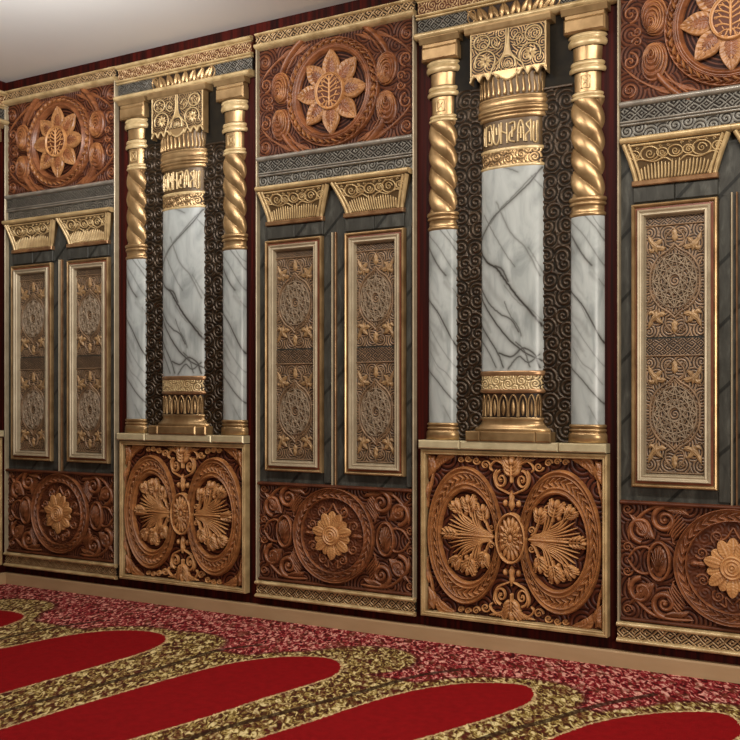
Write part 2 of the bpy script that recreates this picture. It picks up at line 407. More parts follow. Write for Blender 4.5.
    stroke(m, cr([(uc, vc-.085), (uc, vc), (uc, vc+.085)], 8), .014, .008, Bd)
    for s in (-1, 1):
        for v0, u1, v1 in ((-.06, .05, -.07), (-.04, .066, -.03), (-.01, .07, .006), (.01, .066, .036), (.03, .05, .06), (.05, .03, .08), (-.055, .024, -.085)):
            stroke(m, cr([(uc, vc+v0), (uc+s*u1*.5, vc+v0*.6+v1*.4+.008), (uc+s*u1, vc+v1)], 8), .0085, .006, Bd)
            stroke(m, cr([(uc+s*u1*.5, vc+v0*.5+v1*.5+.006), (uc+s*u1*.75, vc+v1*.8+.02)], 6), .006, .005, Bd)
            volute(m, uc+s*u1*.92, vc+v1*.95, .009, 0, 1, s, .005, .005, Bd, eye=False)
    t.part('branch_relief', m, 'wood_hi', parent=disc)
    out.append(t)
    # --- lintel
    t = Thing('stone_lintel', 'grey lintel with carved interlace bands below the flower panel, {b}', 'lintel', .51, 2.437, 'grey lintels')
    m = MB(); m.hmold(.014, 1.008, sideprof(2.587, 2.617, .0, .026, 9)); t.part('moulding', m, 'grey_mould')
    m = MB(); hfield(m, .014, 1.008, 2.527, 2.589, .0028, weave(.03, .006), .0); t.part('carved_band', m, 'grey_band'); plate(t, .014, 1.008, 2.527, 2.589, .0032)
    m = MB(); m.hmold(.014, 1.008, sideprof(2.516, 2.527, .0, .012, 5)); m.hmold(.014, 1.008, sideprof(2.503, 2.514, .0, .009, 5)); parts_by(t, 'moulding', m, 'grey_mould', lambda u, v: v > 2.515)
    cc = [(.04+.11*i, 2.468+.012*(-1)**i, (-1)**i) for i in range(10)]+[(.095+.11*i, 2.49-.03*(i % 2), -(-1)**i) for i in range(9)]
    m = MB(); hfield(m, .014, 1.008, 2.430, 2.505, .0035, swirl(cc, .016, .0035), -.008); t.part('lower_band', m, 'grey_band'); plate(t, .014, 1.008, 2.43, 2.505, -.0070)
    out.append(t)
    # --- backing slab with strips
    t = Thing('slate_backing', 'dark slate backing panel with cream edge strips behind the {b}', 'backing', .51, .765, 'slate backing panels')
    m = MB(); m.box(.012, 1.010, .765, 2.605, -.0195, WB); t.part('slab', m, 'slate', smooth=False)
    for u0 in (0.001, 1.008):
        m = MB(); m.box(u0+.001, u0+.010, .205, 3.228, -.02, .018, .003); t.part('edge_strip', m, 'cream', smooth=False)
    m = MB(); m.box(.5035, .5105, .775, 2.15, WB, .004, .002); t.part('divider_strip', m, 'cream', smooth=False, label='pale divider strip')
    m = MB(); m.box(.525, .5315, .775, 2.15, WB, .004, .002); t.part('divider_strip', m, 'copper', smooth=False, label='copper divider strip')
    m = MB(); m.box(.998, 1.004, .775, 2.16, WB, .0, .002); t.part('divider_strip', m, 'copper', smooth=False, label='copper divider strip')
    for a, b in ((.451, .501), (.963, .996)):
        m = MB(); m.box(a, b, .785, 2.142, WB, -.004, .003); t.part('stone_strip', m, 'slate', smooth=False)
    out.append(t)
    # --- capitals, stone blocks, framed panels
    for side, (tu0, tu1, bu0, bu1) in (('left', (.027, .511, .072, .448)), ('right', (.5165, 1.0, .590, .950))):
        uc2 = (tu0+tu1)/2; bc = (bu0+bu1)/2
        t = Thing('pilaster_capital', f'{side} flared gilt capital with scrollwork over flutes, {{b}}', 'capital', bc, 2.145, 'flared capitals over the framed panels')
        v0, v1 = 2.243, 2.437
        def face(uu, vv):     # leaning front face
            return -.004 + .05*np.clip((vv-v0)/(v1-v0), 0, 1)**1.3
        lv = np.linspace(0, 1, 14); cur = lv**1.25
        def hw(lvv): return bu0+(tu0-bu0)*lvv, bu1+(tu1-bu1)*lvv
        m = MB(); n = 28
        a = np.linspace(0, 1, n+1)[:, None]; l0, l1 = hw(cur)
        Uu = l0[None]+(l1-l0)[None]*a; Vv = np.repeat((v0+(v1-v0)*lv)[None], n+1, 0); Ww = face(Uu, Vv)
        Ww = Ww.copy(); m.grid(Uu, Vv, Ww)
        for e in (0, -1):
            U2 = np.stack([Uu[e], Uu[e]], 0); V2 = np.stack([Vv[e], Vv[e]], 0); W2 = np.stack([Ww[e], Ww[e]*0-.02], 0); m.grid(U2, V2, W2)
        t.part('body', m, 'bronze')
        # rim: top bar and raking sides
        m = MB(); m.hmold(tu0-.002, tu1+.002, [(2.409, .02), (2.412, .046), (2.42, .056), (2.432, .058), (2.438, .05), (2.439, -.01)])
        Bm = lambda U, V: face(U, V)
        for s in (0, 1):
            for off, wd, hh in ((.012, .022, .013), (.034, .014, .009)):
                tt = np.linspace(0, 1, 16); c2 = tt**1.25; a0, a1 = hw(c2)
                uu = a0+off if s == 0 else a1-off
                stroke(m, np.stack([uu, v0+(v1-v0-.03)*tt], 1), wd, hh, Bm, taper=False)
        stroke(m, np.array([(tu0+.045, 2.400), (uc2, 2.400), (tu1-.045, 2.400)]), .010, .009, Bm, taper=False)
        t.part('rim', m, 'ochre')
        m = MB()
        hwid = (bu1-bu0)/2
        for j in range(21):      # flutes fanning upward
            x = -1+2*j/20
            ub = bc+x*(hwid-.045); ut = uc2+(x*1.03)*(hwid-.035)
            top = 2.300+.022*abs(math.sin(x*PI*1.0))+(.02 if abs(x) < .12 else 0)
            stroke(m, cr([(ub, 2.246), ((ub+ut)/2, 2.27), (ut, top)], 5), .0095, .009, Bm, taper=True, ends=(.02, .2))
        t.part('flute', m, 'ochre').__setitem__('kind', 'stuff')
        m = MB()
        for x, r in ((-.115, .03), (-.0, .024), (.115, .03), (-.185, .018), (.185, .018), (-.058, .018), (.058, .018)):
            stroke(m, arc(uc2+x, 2.358, r*1.35, r, 0, 360, 26), .007, .009, Bm, taper=False)
            volute(m, uc2+x, 2.358, r*.75, 0, 1.5, 1 if x > 0 else -1, .007, .008, Bm)
        for s in (-1, 1):
            stroke(m, cr([(uc2+s*.01, 2.31), (uc2+s*.05, 2.334), (uc2+s*.10, 2.322), (uc2+s*.16, 2.338), (uc2+s*.19, 2.325)], 8), .008, .008, Bm)
            for j in range(6): volute(m, uc2+s*(.03+.035*j), 2.388, .008, 0, 1, s, .0045, .006, Bm, eye=False)
        t.part('scrollwork', m, 'ochre')
        m = MB(); m.box(bu0-.004, bu1+.004, 2.219, 2.243, -.02, .016, .004); t.part('foot_plate', m, 'copper', smooth=False)
        for a, b in ((bu0, (bu0+bu1)/2-.002), ((bu0+bu1)/2+.002, bu1)):
            m = MB(); m.box(a, b, 2.146, 2.217, -.02, .0, .003); t.part('stone_block', m, 'slate', smooth=False)
        out.append(t)
        fu0, fu1 = (.067, .4495) if side == 'left' else (.5955, .9595)
        t = Thing('framed_panel', f'{side} tall gilt-framed arabesque panel under its capital, {{b}}', 'framed panel', (fu0+fu1)/2, .84, 'tall framed arabesque panels')
        f0, f1 = .84, 2.135
        m = MB(); m.frame(fu0, fu1, f0, f1, [(0, -.014), (0, .014), (.003, .020), (.008, .022), (.013, .018), (.016, .008), (.019, .008)]); t.part('outer_frame', m, 'gold', smooth=False)
        m = MB(); m.frame(fu0, fu1, f0, f1, [(.0185, .009), (.027, .010), (.028, .012)]); t.part('inlay', m, 'inlay', smooth=False)
        m = MB(); m.frame(fu0, fu1, f0, f1, [(.0275, .008), (.029, .022), (.033, .026), (.038, .024), (.041, .020), (.046, .018), (.052, .020), (.057, .014), (.060, .0), (.064, -.013)]); t.part('inner_frame', m, 'cream', smooth=False)
        iu0, iu1 = fu0+.062, fu1-.062; mc = (iu0+iu1)/2; ih = (iu1-iu0)/2
        for bn, (b0, b1) in enumerate(((2.035, 2.075), (1.442, 1.518), (.874, .905))):
            m = MB(); hfield(m, iu0, iu1, b0, b1, .0026, weave(.022, .005), -.012)
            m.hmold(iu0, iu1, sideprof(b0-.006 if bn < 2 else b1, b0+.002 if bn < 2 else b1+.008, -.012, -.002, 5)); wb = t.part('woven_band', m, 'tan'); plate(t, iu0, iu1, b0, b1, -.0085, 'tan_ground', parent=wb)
        for (g0, g1) in ((1.526, 2.030), (.914, 1.435)):
            gc = (g0+g1)/2; gh = (g1-g0)/2; Bp = flat(-.010)
            cs = []
            for su in (-1, 1):
                for sv in (-1, 1):
                    cs += [(mc+su*ih*.62, gc+sv*gh*.66, su*sv), (mc+su*ih*.9, gc+sv*gh*.9, -su*sv), (mc+su*ih*.2, gc+sv*gh*.86, su), (mc+su*ih*.9, gc+sv*gh*.3, su*sv), (mc+su*ih*.4, gc+sv*gh*.5, -su*sv)]
            cs.append((mc, gc, 1, .03))
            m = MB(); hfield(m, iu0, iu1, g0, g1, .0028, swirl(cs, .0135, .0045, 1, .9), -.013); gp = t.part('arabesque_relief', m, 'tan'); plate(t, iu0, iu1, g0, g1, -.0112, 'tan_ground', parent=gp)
            m = MB()
            for su in (-1, 1):
                for sv in (-1, 1):
                    q = lambda x, y: (mc+su*ih*x, gc+sv*gh*y)
                    stroke(m, cr([q(0, .66), q(.2, .56), q(.55, .44), q(.82, .22), q(.86, 0)], 8), .011, .007, Bp, taper=False)
                    stroke(m, cr([q(0, .60), q(.2, .50), q(.5, .39), q(.72, .2), q(.76, 0)], 8), .006, .006, Bp, taper=False)
                    stroke(m, cr([q(.97, .12), q(.8, .2), q(.97, .42)], 8), .008, .007, Bp)
                    stroke(m, cr([q(.05, .95), q(.3, .8), q(.3, .66), q(.1, .6)], 8), .009, .007, Bp)
                    volute(m, *q(.28, .86), .012, 0, 1.3, su*sv, .006, .006, Bp); volute(m, *q(.85, .52), .012, 0, 1.3, -su*sv, .006, .006, Bp)
            t.part('vine_relief', m, 'tan', parent=gp)
            m = MB()
            for su in (-1, 1):
                for sv in (-1, 1):
                    q = lambda x, y: (mc+su*ih*x, gc+sv*gh*y)
                    leaf(m, cr([q(.28, .60), q(.52, .60), q(.78, .70), q(.92, .86)], 8), .019, .010, Bp, lobes=3, vein=.3, nt=5)
                    leaf(m, cr([q(.40, .76), q(.56, .70), q(.64, .60), q(.60, .50)], 8), .013, .011, Bp, lobes=2, vein=.3, nt=5)
                    leaf(m, cr([q(.92, .60), q(.78, .56), q(.68, .64)], 8), .010, .010, Bp, vein=.3, nt=5)
            for sv in (-1, 1): leaf(m, cr([(mc, gc+sv*gh*.70), (mc, gc+sv*gh*.82), (mc, gc+sv*gh*.95)], 8), .018, .009, Bp, lobes=2, nt=5)
            parts_by(t, 'leaf_relief', m, 'leaf_tan', lambda u, v: v > gc, parent=gp)
            m = MB(); Bl = flat(-.008); ru, rv = ih*.74, gh*.47
            for kk in (5, 3):
                nn = 12
                for i in range(nn):
                    a, b = TAU*i/nn, TAU*(i+kk)/nn
                    P = np.array([(mc+ru*math.cos(a), gc+rv*math.sin(a)), (mc+ru*.5*(math.cos(a)+math.cos(b)), gc+rv*.5*(math.sin(a)+math.sin(b))), (mc+ru*math.cos(b), gc+rv*math.sin(b))])
                    stroke(m, P, .0062, .007, Bl, taper=False)
            stroke(m, arc(mc, gc, ru*1.02, rv*1.02, 0, 360, 50), .006, .007, Bl, taper=False)
            for i in range(12):
                a = TAU*(i+.5)/12; dome(m, mc+ru*.86*math.cos(a), gc+rv*.86*math.sin(a), .006, .007, .006, Bl, nq=3, nt=8)
                stroke(m, arc(mc+ru*.42*math.cos(a), gc+rv*.42*math.sin(a), .011, .013, 0, 360, 14), .0045, .006, Bl, taper=False)
            t.part('lattice_medallion', m, 'lattice', parent=gp)
        out.append(t)
    # --- lower carved panel
    lc, lv_ = .513, .504
    t = Thing('carved_sunflower_panel', 'low walnut panel with sunflower-like flower medallion, {b}', 'carved panel', lc, .235, 'lower carved flower panels')
    cs = []
    for s in (-1, 1):
        g = lambda du, v, sg, r=0: cs.append((lc+s*du, v, sg*s, r))
        g(.30, .70, 1, .01); g(.405, .645, -1, .01); g(.295, .31, -1, .01); g(.415, .36, 1, .01); g(.46, .735, 1); g(.46, .27, -1); g(.47, .5, 1); g(.36, .745, -1); g(.36, .26, 1); g(.325, .5, 1, .02); g(.2, .75, 1, -.02); g(.2, .25, -1, -.02)
    cs.append((lc, lv_, 1, .12))
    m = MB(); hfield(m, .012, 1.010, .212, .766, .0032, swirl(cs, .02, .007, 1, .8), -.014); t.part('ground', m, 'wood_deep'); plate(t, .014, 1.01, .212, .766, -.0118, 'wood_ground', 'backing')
    m = MB(); m.hmold(.014, 1.008, sideprof(.757, .777, .0, .018)); m.hmold(.014, 1.008, sideprof(.219, .236, -.004, .008, 5)); parts_by(t, 'moulding', m, 'wood_deep', lambda u, v: v > .5)
    m = MB()
    for s in (-1, 1):
        q = lambda x, y: (lc+s*x, y)
        for sv in (1, -1):
            y = lambda d: lv_+sv*d
            volute(m, *q(.298, y(.190)), .062, PI/2 if sv > 0 else -PI/2, 1.6, -s*sv, .028, .020, B)
            volute(m, *q(.405, y(.142)), .062, -PI/2*sv, 1.6, s*sv, .026, .018, B)
            volute(m, *q(.47, y(.232)), .024, 0, 1.5, s*sv, .010, .011, B)
            volute(m, *q(.47, y(.055)), .024, 0, 1.5, -s*sv, .010, .011, B)
            stroke(m, cr([q(.17, y(.252)), q(.28, y(.256)), q(.37, y(.235)), q(.455, y(.15)), q(.462, y(.085))], 10), .018, .015, B)
            for j in range(6):
                P = cr([q(.23-.006*j, y(.235-.012*j)), q(.26, y(.20-.02*j)), q(.30-.02*j*.5, y(.14-.012*j))], 6); stroke(m, P, .010, .012, B)
            for j in range(5):
                leaf(m, cr([q(.345+.01*j, y(.10)), q(.36+.015*j, y(.12+.01*j)), q(.37+.025*j, y(.17+.012*j))], 6), .012, .013, B, nt=4)
                leaf(m, cr([q(.19+.012*j, y(.215+.002*j)), q(.215+.014*j, y(.232)), q(.24+.018*j, y(.247))], 6), .009, .013, B, nt=4)
            stroke(m, cr([q(.35, y(.03)), q(.38, y(.06)), q(.43, y(.05)), q(.47, y(0.0))], 8), .014, .013, B)
    parts_by(t, 'scroll_carving', m, 'wood_mid', lambda u, v: (u > lc, v > lv_))
    for s in (-1, 1):
        m = MB(); cu = lc+s*.325
        ring2(m, (cu, lv_), (.056, .095), (cu, lv_), (.040, .076), lambda q, th: .020*np.sin(PI*np.clip(q, .02, .98))**.6+0*th, B, nq=8, nt=60)
        dome(m, cu, lv_, .040, .076, .01, B, nq=6, nt=30)
        for i in range(7):
            a = PI/2+(i-3)*.42
            leaf(m, cr([(cu, lv_-.05), (cu+.018*math.cos(a), lv_-.015+.03*math.sin(a)), (cu+.036*math.cos(a), lv_+.0+.066*math.sin(a))], 6), .0055, .026, B, nt=4)
        t.part('cartouche', m, 'wood_mid')
    m = MB()
    def rf2(q, th):
        h = .008 + .012*np.exp(-((q-.07)/.06)**2) + .006*np.exp(-((q-.24)/.03)**2) + .010*np.exp(-((q-.9)/.06)**2)
        return h + np.clip(1-np.abs((q-.58)/.28)**6, 0, 1)*.005*np.cos(th*34+TAU*np.abs(q-.58)*3)
    ring2(m, (lc, lv_), (.258, .260), (lc, lv_), (.196, .198), lambda q, th: 1.5*rf2(q, th), B, nq=36, nt=420); t.part('ring', m, 'wood_mid')
    m = MB(); Bi = flat(-.006)
    cs2 = [(lc+.115*math.cos(TAU*i/8+.39), lv_+.115*math.sin(TAU*i/8+.39), (-1)**i, .01) for i in range(8)]+[(lc+.172*math.cos(TAU*i/16), lv_+.172*math.sin(TAU*i/16), (-1)**i) for i in range(16)]
    ph = swirl(cs2, .017, 1.0)
    q = np.linspace(0, 1, 64)[None]; th = np.linspace(0, TAU, 220, endpoint=False)[:, None]
    Uq = lc+.198*q*np.cos(th); Vq = lv_+.2*q*np.sin(th); m.grid(Uq, Vq, -.006+.006*ph(Uq, Vq), closed=True); t.part('medallion_ground', m, 'wood_deep')
    m = MB()
    for s in (-1, 1):
        for a, d in ((62, 1), (22, -1), (-28, 1), (-65, -1)):
            x, y = lc+s*.145*math.cos(math.radians(a)), lv_+.145*math.sin(math.radians(a))
            volute(m, x, y, .030, math.radians(a)+PI, 1.6, s*d, .0125, .013, Bi)
        stroke(m, cr([(lc, lv_+.175), (lc+s*.028, lv_+.13), (lc+s*.058, lv_+.115), (lc+s*.085, lv_+.135), (lc+s*.07, lv_+.16)], 8), .012, .013, Bi)
        stroke(m, cr([(lc, lv_-.165), (lc+s*.03, lv_-.135), (lc+s*.03, lv_-.175), (lc+s*.06, lv_-.16)], 8), .010, .012, Bi)
        leaf(m, cr([(lc+s*.115, lv_), (lc+s*.15, lv_+.004), (lc+s*.192, lv_)], 8), .016, .014, Bi, lobes=2)
    dome(m, lc, lv_+.258, .03, .014, .02, B, nq=5, nt=16)
    parts_by(t, 'inner_scroll', m, 'wood_mid', lambda u, v: u > lc+.0001)
    for i in range(14):
        a = PI/2+i*TAU/14; R = .125 if i % 2 else .112
        if i in (0, 7): R = .128
        P = np.array([(lc+r*math.cos(a), lv_+r*math.sin(a)*1.03) for r in np.linspace(.035, R, 26)])
        pm = MB(); leaf(pm, P, .0265, .015, flat(.012 if i % 2 else .007), vein=.2, nt=5, tip=.55, cup=.55, peak=.55); t.part('petal', pm, 'wood_hi')
    m = MB(); dome(m, lc, lv_, .054, .055, .032, flat(.006), lambda q, th: .9-.15*q+.1*np.cos(q*TAU*3.5)+0*th, nq=36, nt=48); dome(m, lc, lv_, .008, .008, .006, flat(.036), nq=4, nt=12)
    t.part('flower_centre', m, 'wood_hi')
    out.append(t)
    # --- bottom border
    t = Thing('bottom_border', 'gilt border with woven band under the sunflower panel, {b}', 'border', .51, .121, 'gilt bottom borders')
    m = MB(); m.hmold(0, 1.021, sideprof(.193, .216, .004, .026)); t.part('moulding', m, 'pale_gold')
    m = MB(); m.hmold(0, 1.021, sideprof(.119, .141, .004, .026)); t.part('moulding', m, 'pale_gold')
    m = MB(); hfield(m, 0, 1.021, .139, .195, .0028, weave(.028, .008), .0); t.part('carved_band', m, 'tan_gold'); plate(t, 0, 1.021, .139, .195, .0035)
    out.append(t)
    return out

# ================================================================ bay B : columns over the double-oval panel
def vein_fields(Fx, Fy, asp, veins, nst, seed):
    """Fx,Fy 0..1 across and down the shaft; distance to polylines -> vein darkness"""
    r = np.random.default_rng(seed); dark = np.zeros_like(Fx); soft = np.zeros_like(Fx)
    X = Fx; Y = Fy*asp
    def acc(P, wd, st, arr):
        P = np.array(P, float); P[:, 1] *= asp; C = cr(P, 10); C = C + r.normal(0, .0025, C.shape)
        d = np.full(Fx.shape, 9.0)
        for a, b in zip(C[:-1], C[1:]):
            ab = b-a; tt = np.clip(((X-a[0])*ab[0]+(Y-a[1])*ab[1])/(ab@ab+1e-9), 0, 1)
            d = np.minimum(d, np.hypot(X-a[0]-tt*ab[0], Y-a[1]-tt*ab[1]))
        np.maximum(arr, st*np.exp(-(d/wd)**2), out=arr)
    for P, wd, st in veins: acc(P, wd*1.3, st, dark); acc(P, wd*5, st*.6, soft)
    for i in range(nst):
        x0, y0 = r.uniform(-.3, .9), r.uniform(-.05, .95); l = r.uniform(.3, .9)
        sl = r.uniform(.9, 1.7)/asp
        P = [(x0, y0), (x0+l*.35, y0+l*.35*sl*1.3), (x0+l*.7, y0+l*.7*sl), (x0+l, y0+l*sl*1.1)]
        acc(P, r.uniform(.02, .07), r.uniform(.15, .5), soft)
        if i % 3 == 0: acc(P, .009, .45, dark)
    return dark, soft

def shaft(uc, r, v0, v1, w0, kd, veins, nst, seed, nv=330, na=90):
    A = np.linspace(-PI/2, PI/2, na+1)[:, None]; V = np.linspace(v1, v0, nv+1)[None]
    AA = A+0*V; VV = V+0*A
    m = MB(); m.grid(uc+r*np.sin(AA), VV, w0+kd*r*np.cos(AA))
    Fx = (np.sin(AA)+1)/2; Fy = (v1-VV)/(v1-v0)
    d, s = vein_fields(Fx, Fy, (v1-v0)/(2*r), veins, nst, seed)
    return m, {'vein': d, 'streak': s}

def rings(*zs):
    """profile of stacked rounded rings: (v0, v1, radius, bulge)"""
    P = []
    for v0, v1, r, bu in zs:
        for a in np.linspace(0, PI, 7): P.append((v0+(v1-v0)*(1-math.cos(a))/2, r+bu*math.sin(a)))
    return P

def slim_column():
    t = Thing('twisted_column', None, 'column', .139, 1.036, 'slender twisted columns flanking the marble columns')
    uc = .139; W0 = -.0255; kd = .6
    m = MB(); m.hmold(uc-.112, uc+.112, [(3.056, -.02), (3.057, .030), (3.066, .034), (3.084, .042), (3.087, .042), (3.088, -.02)]); t.part('abacus', m, 'gold', smooth=False)
    m = MB(); m.box(uc-.101, uc+.101, 2.968, 3.036, -.02, .036, .009); m.box(uc-.096, uc+.096, 3.036, 3.056, -.02, .03, .003); t.part('capital_block', m, 'gold', smooth=False)
    m = MB(); m.lathe(uc, [(2.966, .088), (2.958, .094), (2.952, .094), (2.948, .084), (2.944, .088)]+rings((2.906, 2.944, .083, .013))[::-1], W0, kd); t.part('ring', m, 'pale_gold')
    m = MB(); m.lathe(uc, [(2.905, .072), (2.842, .069)], W0, kd); t.part('neck', m, 'gold')
    m = MB(); m.lathe(uc, (rings((2.784, 2.812, .080, .010), (2.814, 2.838, .074, .010)))[::-1], W0, kd); t.part('ring', m, 'pale_gold')
    m = MB(); m.lathe(uc, [(2.785, .066), (2.692, .064)], W0, kd); d = t.part('drum', m, 'gold')
    m = MB(); Bc = cyl(uc, .066, W0, kd)
    m2 = [(-.022, -.024), (.022, -.024), (.022, .024), (-.022, .024), (-.022, -.024)]
    stroke(m, np.array([(uc+a, 2.738+b*1.2) for a, b in m2]), .006, .005, Bc, taper=False)
    for P in ([(-.014, -.02), (.014, .02)], [(-.014, .02), (.014, -.02)], [(-.014, -.02), (-.014, .02)]):
        stroke(m, np.array([(uc+P[0][0], 2.738+P[0][1]), (uc, 2.738+(P[0][1]+P[1][1])/2), (uc+P[1][0], 2.738+P[1][1])]), .006, .005, Bc)
    t.part('emblem', m, 'pale_gold', parent=d)
    m = MB(); m.lathe(uc, rings((2.656, 2.672, .074, .008), (2.674, 2.692, .070, .008))[::-1], W0, kd); t.part('ring', m, 'pale_gold')
    m = MB(); P = [(v, .082) for v in np.linspace(2.656, 2.196, 200)]
    def tw(A, V):
        ph = 3*A+TAU*V/.108; c = np.abs(np.sin(ph/2))
        c2 = np.abs(np.sin(ph/2+.55))
        return .74+.26*c**.6 + .02*c2**3
    m.lathe(uc, P, W0, kd, seg=120, mod=tw); t.part('spiral_shaft', m, 'gold')
    m = MB(); m.lathe(uc, (rings((2.104, 2.124, .082, .007))+[(2.126, .080), (2.152, .080)]+rings((2.154, 2.172, .082, .008), (2.174, 2.197, .083, .010)))[::-1], W0, kd); t.part('ring', m, 'gold')
    vv = [([(.05, .02), (.5, .10), (1.0, .24)], .012, .5), ([(.08, .09), (.3, .15), (.5, .2), (.7, .24)], .022, .8), ([(0, .35), (.4, .42), (.65, .49), (.85, .56), (1, .61)], .016, .95),
          ([(.1, .50), (.5, .60), (1, .72)], .01, .4), ([(.02, .72), (.4, .78), (.7, .84), (1, .90)], .014, .85), ([(.5, .0), (.8, .06), (1, .12)], .012, .6)]
    m, at = shaft(uc, .082, 1.122, 2.106, W0, kd, vv, 16, 5); t.part('marble_shaft', m, 'marble', attr=at)
    m = MB(); m.lathe(uc, [(1.126, .080)]+rings((1.106, 1.124, .082, .010))[::-1]+rings((1.086, 1.104, .080, .012))[::-1]+[(1.084, .088), (1.076, .094), (1.038, .096), (1.036, .09)], W0, kd); t.part('base', m, 'gold')
    return t

def big_column():
    uc = .5185; W0 = -.0255; kd = .38
    t = Thing('marble_column', None, 'column', uc, 1.036, 'broad marble columns')
    m = MB(); m.hmold(.292, .742, [(3.050, -.02), (3.051, .050), (3.058, .054), (3.078, .060), (3.087, .060), (3.088, -.02)]); t.part('abacus', m, 'gold', smooth=False)
    # apron with scalloped lower edge
    m = MB(); n = 240; x = np.linspace(.320, .719, n+1); q = (x-.320)/.399
    mid = (q > .36) & (q < .64); cxm = (q-.5)/.14
    lowv = np.where(mid, 2.796+.034*cxm**2, 2.806+.030*np.abs(np.sin(PI*3*np.minimum(q, 1-q)/.36))**.8)
    V = np.stack([lowv+(3.05-lowv)*a for a in np.linspace(0, 1, 12)], 1); U = np.repeat(x[:, None], 12, 1)
    m.grid(U, V, U*0+.047)
    m.grid(np.stack([x, x], 1), np.stack([lowv, lowv], 1), np.stack([x*0+.047, x*0+.02], 1))
    for e in (0, -1): m.grid(np.full((12, 2), x[e]), np.stack([V[e], V[e]], 1), np.stack([V[e]*0+.047, V[e]*0+.0], 1))
    ap = t.part('apron', m, 'gold', smooth=False)
    m = MB(); Ba = flat(.047)
    hfield(m, .327, .712, 2.85, 3.045, .0028, swirl([(.39, 2.98, 1), (.37, 2.9, -1), (.44, 2.99, -1), (.43, 2.88, 1), (.52, 2.88, 1), (.60, 2.98, 1), (.66, 3.0, -1), (.62, 2.9, 1), (.68, 2.88, -1), (.49, 3.03, 1), (.56, 3.02, -1), (.34, 3.03, 1), (.70, 2.95, 1)], .0125, .003), .047)
    t.part('engraving', m, 'gold', parent=ap); plate(t, .327, .712, 2.85, 3.045, .0486, 'line_dark', parent=ap)
    m = MB()
    stroke(m, np.stack([x, lowv+.006], 1), .010, .006, Ba, taper=False)
    for e in (.325, .714): stroke(m, np.array([(e, 2.84), (e, 2.95), (e, 3.048)]), .009, .006, Ba, taper=False)
    # ribs and knotted circles
    REC = []; stroke0 = stroke
    def st(mm, P, wd, h, base, **kw):
        REC.append((P, wd, base, kw)); stroke0(mm, P, wd, h, base, **kw)
    st(m, cr([(.5195, 3.046), (.5195, 2.99), (.5195, 2.95), (.5195, 2.91)], 8), np.linspace(.020, .075, 25), .005, Ba, taper=False)
    for s in (-1, 1):
        f = lambda a, b: (.5195+s*a, b)
        st(m, cr([f(.006, 3.048), f(.008, 2.98), f(.018, 2.93), f(.045, 2.895), f(.075, 2.87), f(.09, 2.835)], 8), .009, .009, Ba, taper=False)
        st(m, cr([f(.03, 2.99), f(.055, 3.015), f(.08, 3.00), f(.078, 2.975), f(.05, 2.955), f(.03, 2.965)], 8), .008, .008, Ba, taper=False)
        volute(m, *f(.058, 2.985), .014, 0, 1.2, s, .006, .006, Ba)
        cu, cv = f(.135, 3.0); st(m, arc(cu, cv, .042, .036, 0, 360), .009, .009, Ba, taper=False)
        for i in range(5): a = TAU*i/5; volute(m, cu+.02*math.cos(a), cv+.018*math.sin(a), .010, a, 1, 1, .005, .006, Ba, eye=False)
        cu, cv = f(.118, 2.905); st(m, arc(cu, cv, .054, .05, -30 if s > 0 else 210, 210 if s > 0 else -30), .009, .009, Ba, taper=False)
        for i in range(8): a = TAU*i/8; leaf(m, np.array([(cu+r*math.cos(a), cv+r*math.sin(a)) for r in np.linspace(.006, .034, 8)]), .008, .006, Ba, nt=3)
    st(m, arc(.5195, 2.872, .042, .045, -20, 200), .009, .010, Ba, taper=False)
    for i in range(7): a = PI/2+(i-3)*.42; st(m, np.array([(.5195+.012*math.cos(a), 2.85+.01*math.sin(a)), (.5195+.022*math.cos(a), 2.85+.026*math.sin(a)), (.5195+.033*math.cos(a), 2.85+.046*math.sin(a))]), .007, .007, Ba)
    mo = MB()
    for P, wd, base, kw in REC: stroke0(mo, P, np.asarray(wd)+.007 if not np.isscalar(wd) else wd+.007, .0045, base, **kw)
    t.part('tracery_outline', mo, 'line_dark', parent=ap)
    t.part('tracery', m, 'pale_gold', parent=ap)
    # fluted bell
    m = MB(); P = [(v, .170+.012*((v-2.73)/.12)**2) for v in np.linspace(2.87, 2.722, 12)]
    m.lathe(uc, P, W0, kd, seg=60); bl = t.part('bell', m, 'bronze'); m = MB(); Bb_ = cyl(uc, .174, W0, kd)
    for i, a in enumerate(np.linspace(-1.25, 1.25, 14)):
        x = uc+.172*math.sin(a); cs_ = max(.35, math.cos(a)); tp = 2.835-.02*(i % 2)
        if abs(i-6.5) < 1: tp = 2.80
        stroke(m, cr([(x, 2.726), (x+.002, 2.76), (x-.002, 2.79), (x, tp)], 6), np.linspace(.021, .009, 19)*cs_, .011, Bb_, ends=(.02, .3))
        dome(m, x, tp+.004, .0085*cs_, .009, .012, Bb_, nq=4, nt=12)
    t.part('bell_relief', m, 'gold', parent=bl)
    m = MB(); m.lathe(uc, [(2.724, .176), (2.720, .181), (2.712, .183)]+rings((2.676, 2.71, .176, .008))[::-1]+[(2.672, .182), (2.664, .186), (2.65, .186)]+rings((2.636, 2.65, .180, .007))[::-1]+[(2.634, .172), (2.628, .176), (2.616, .176), (2.612, .166)], W0, kd); t.part('collar', m, 'gold')
    m = MB(); m.lathe(uc, [(2.614, .160), (2.474, .160)], W0, kd); ib = t.part('inscription_band', m, 'bronze')
    # lettering as in the photograph: raised upright characters
    m = MB(); Bc = cyl(uc, .161, W0, kd); v0, v1 = 2.492, 2.596
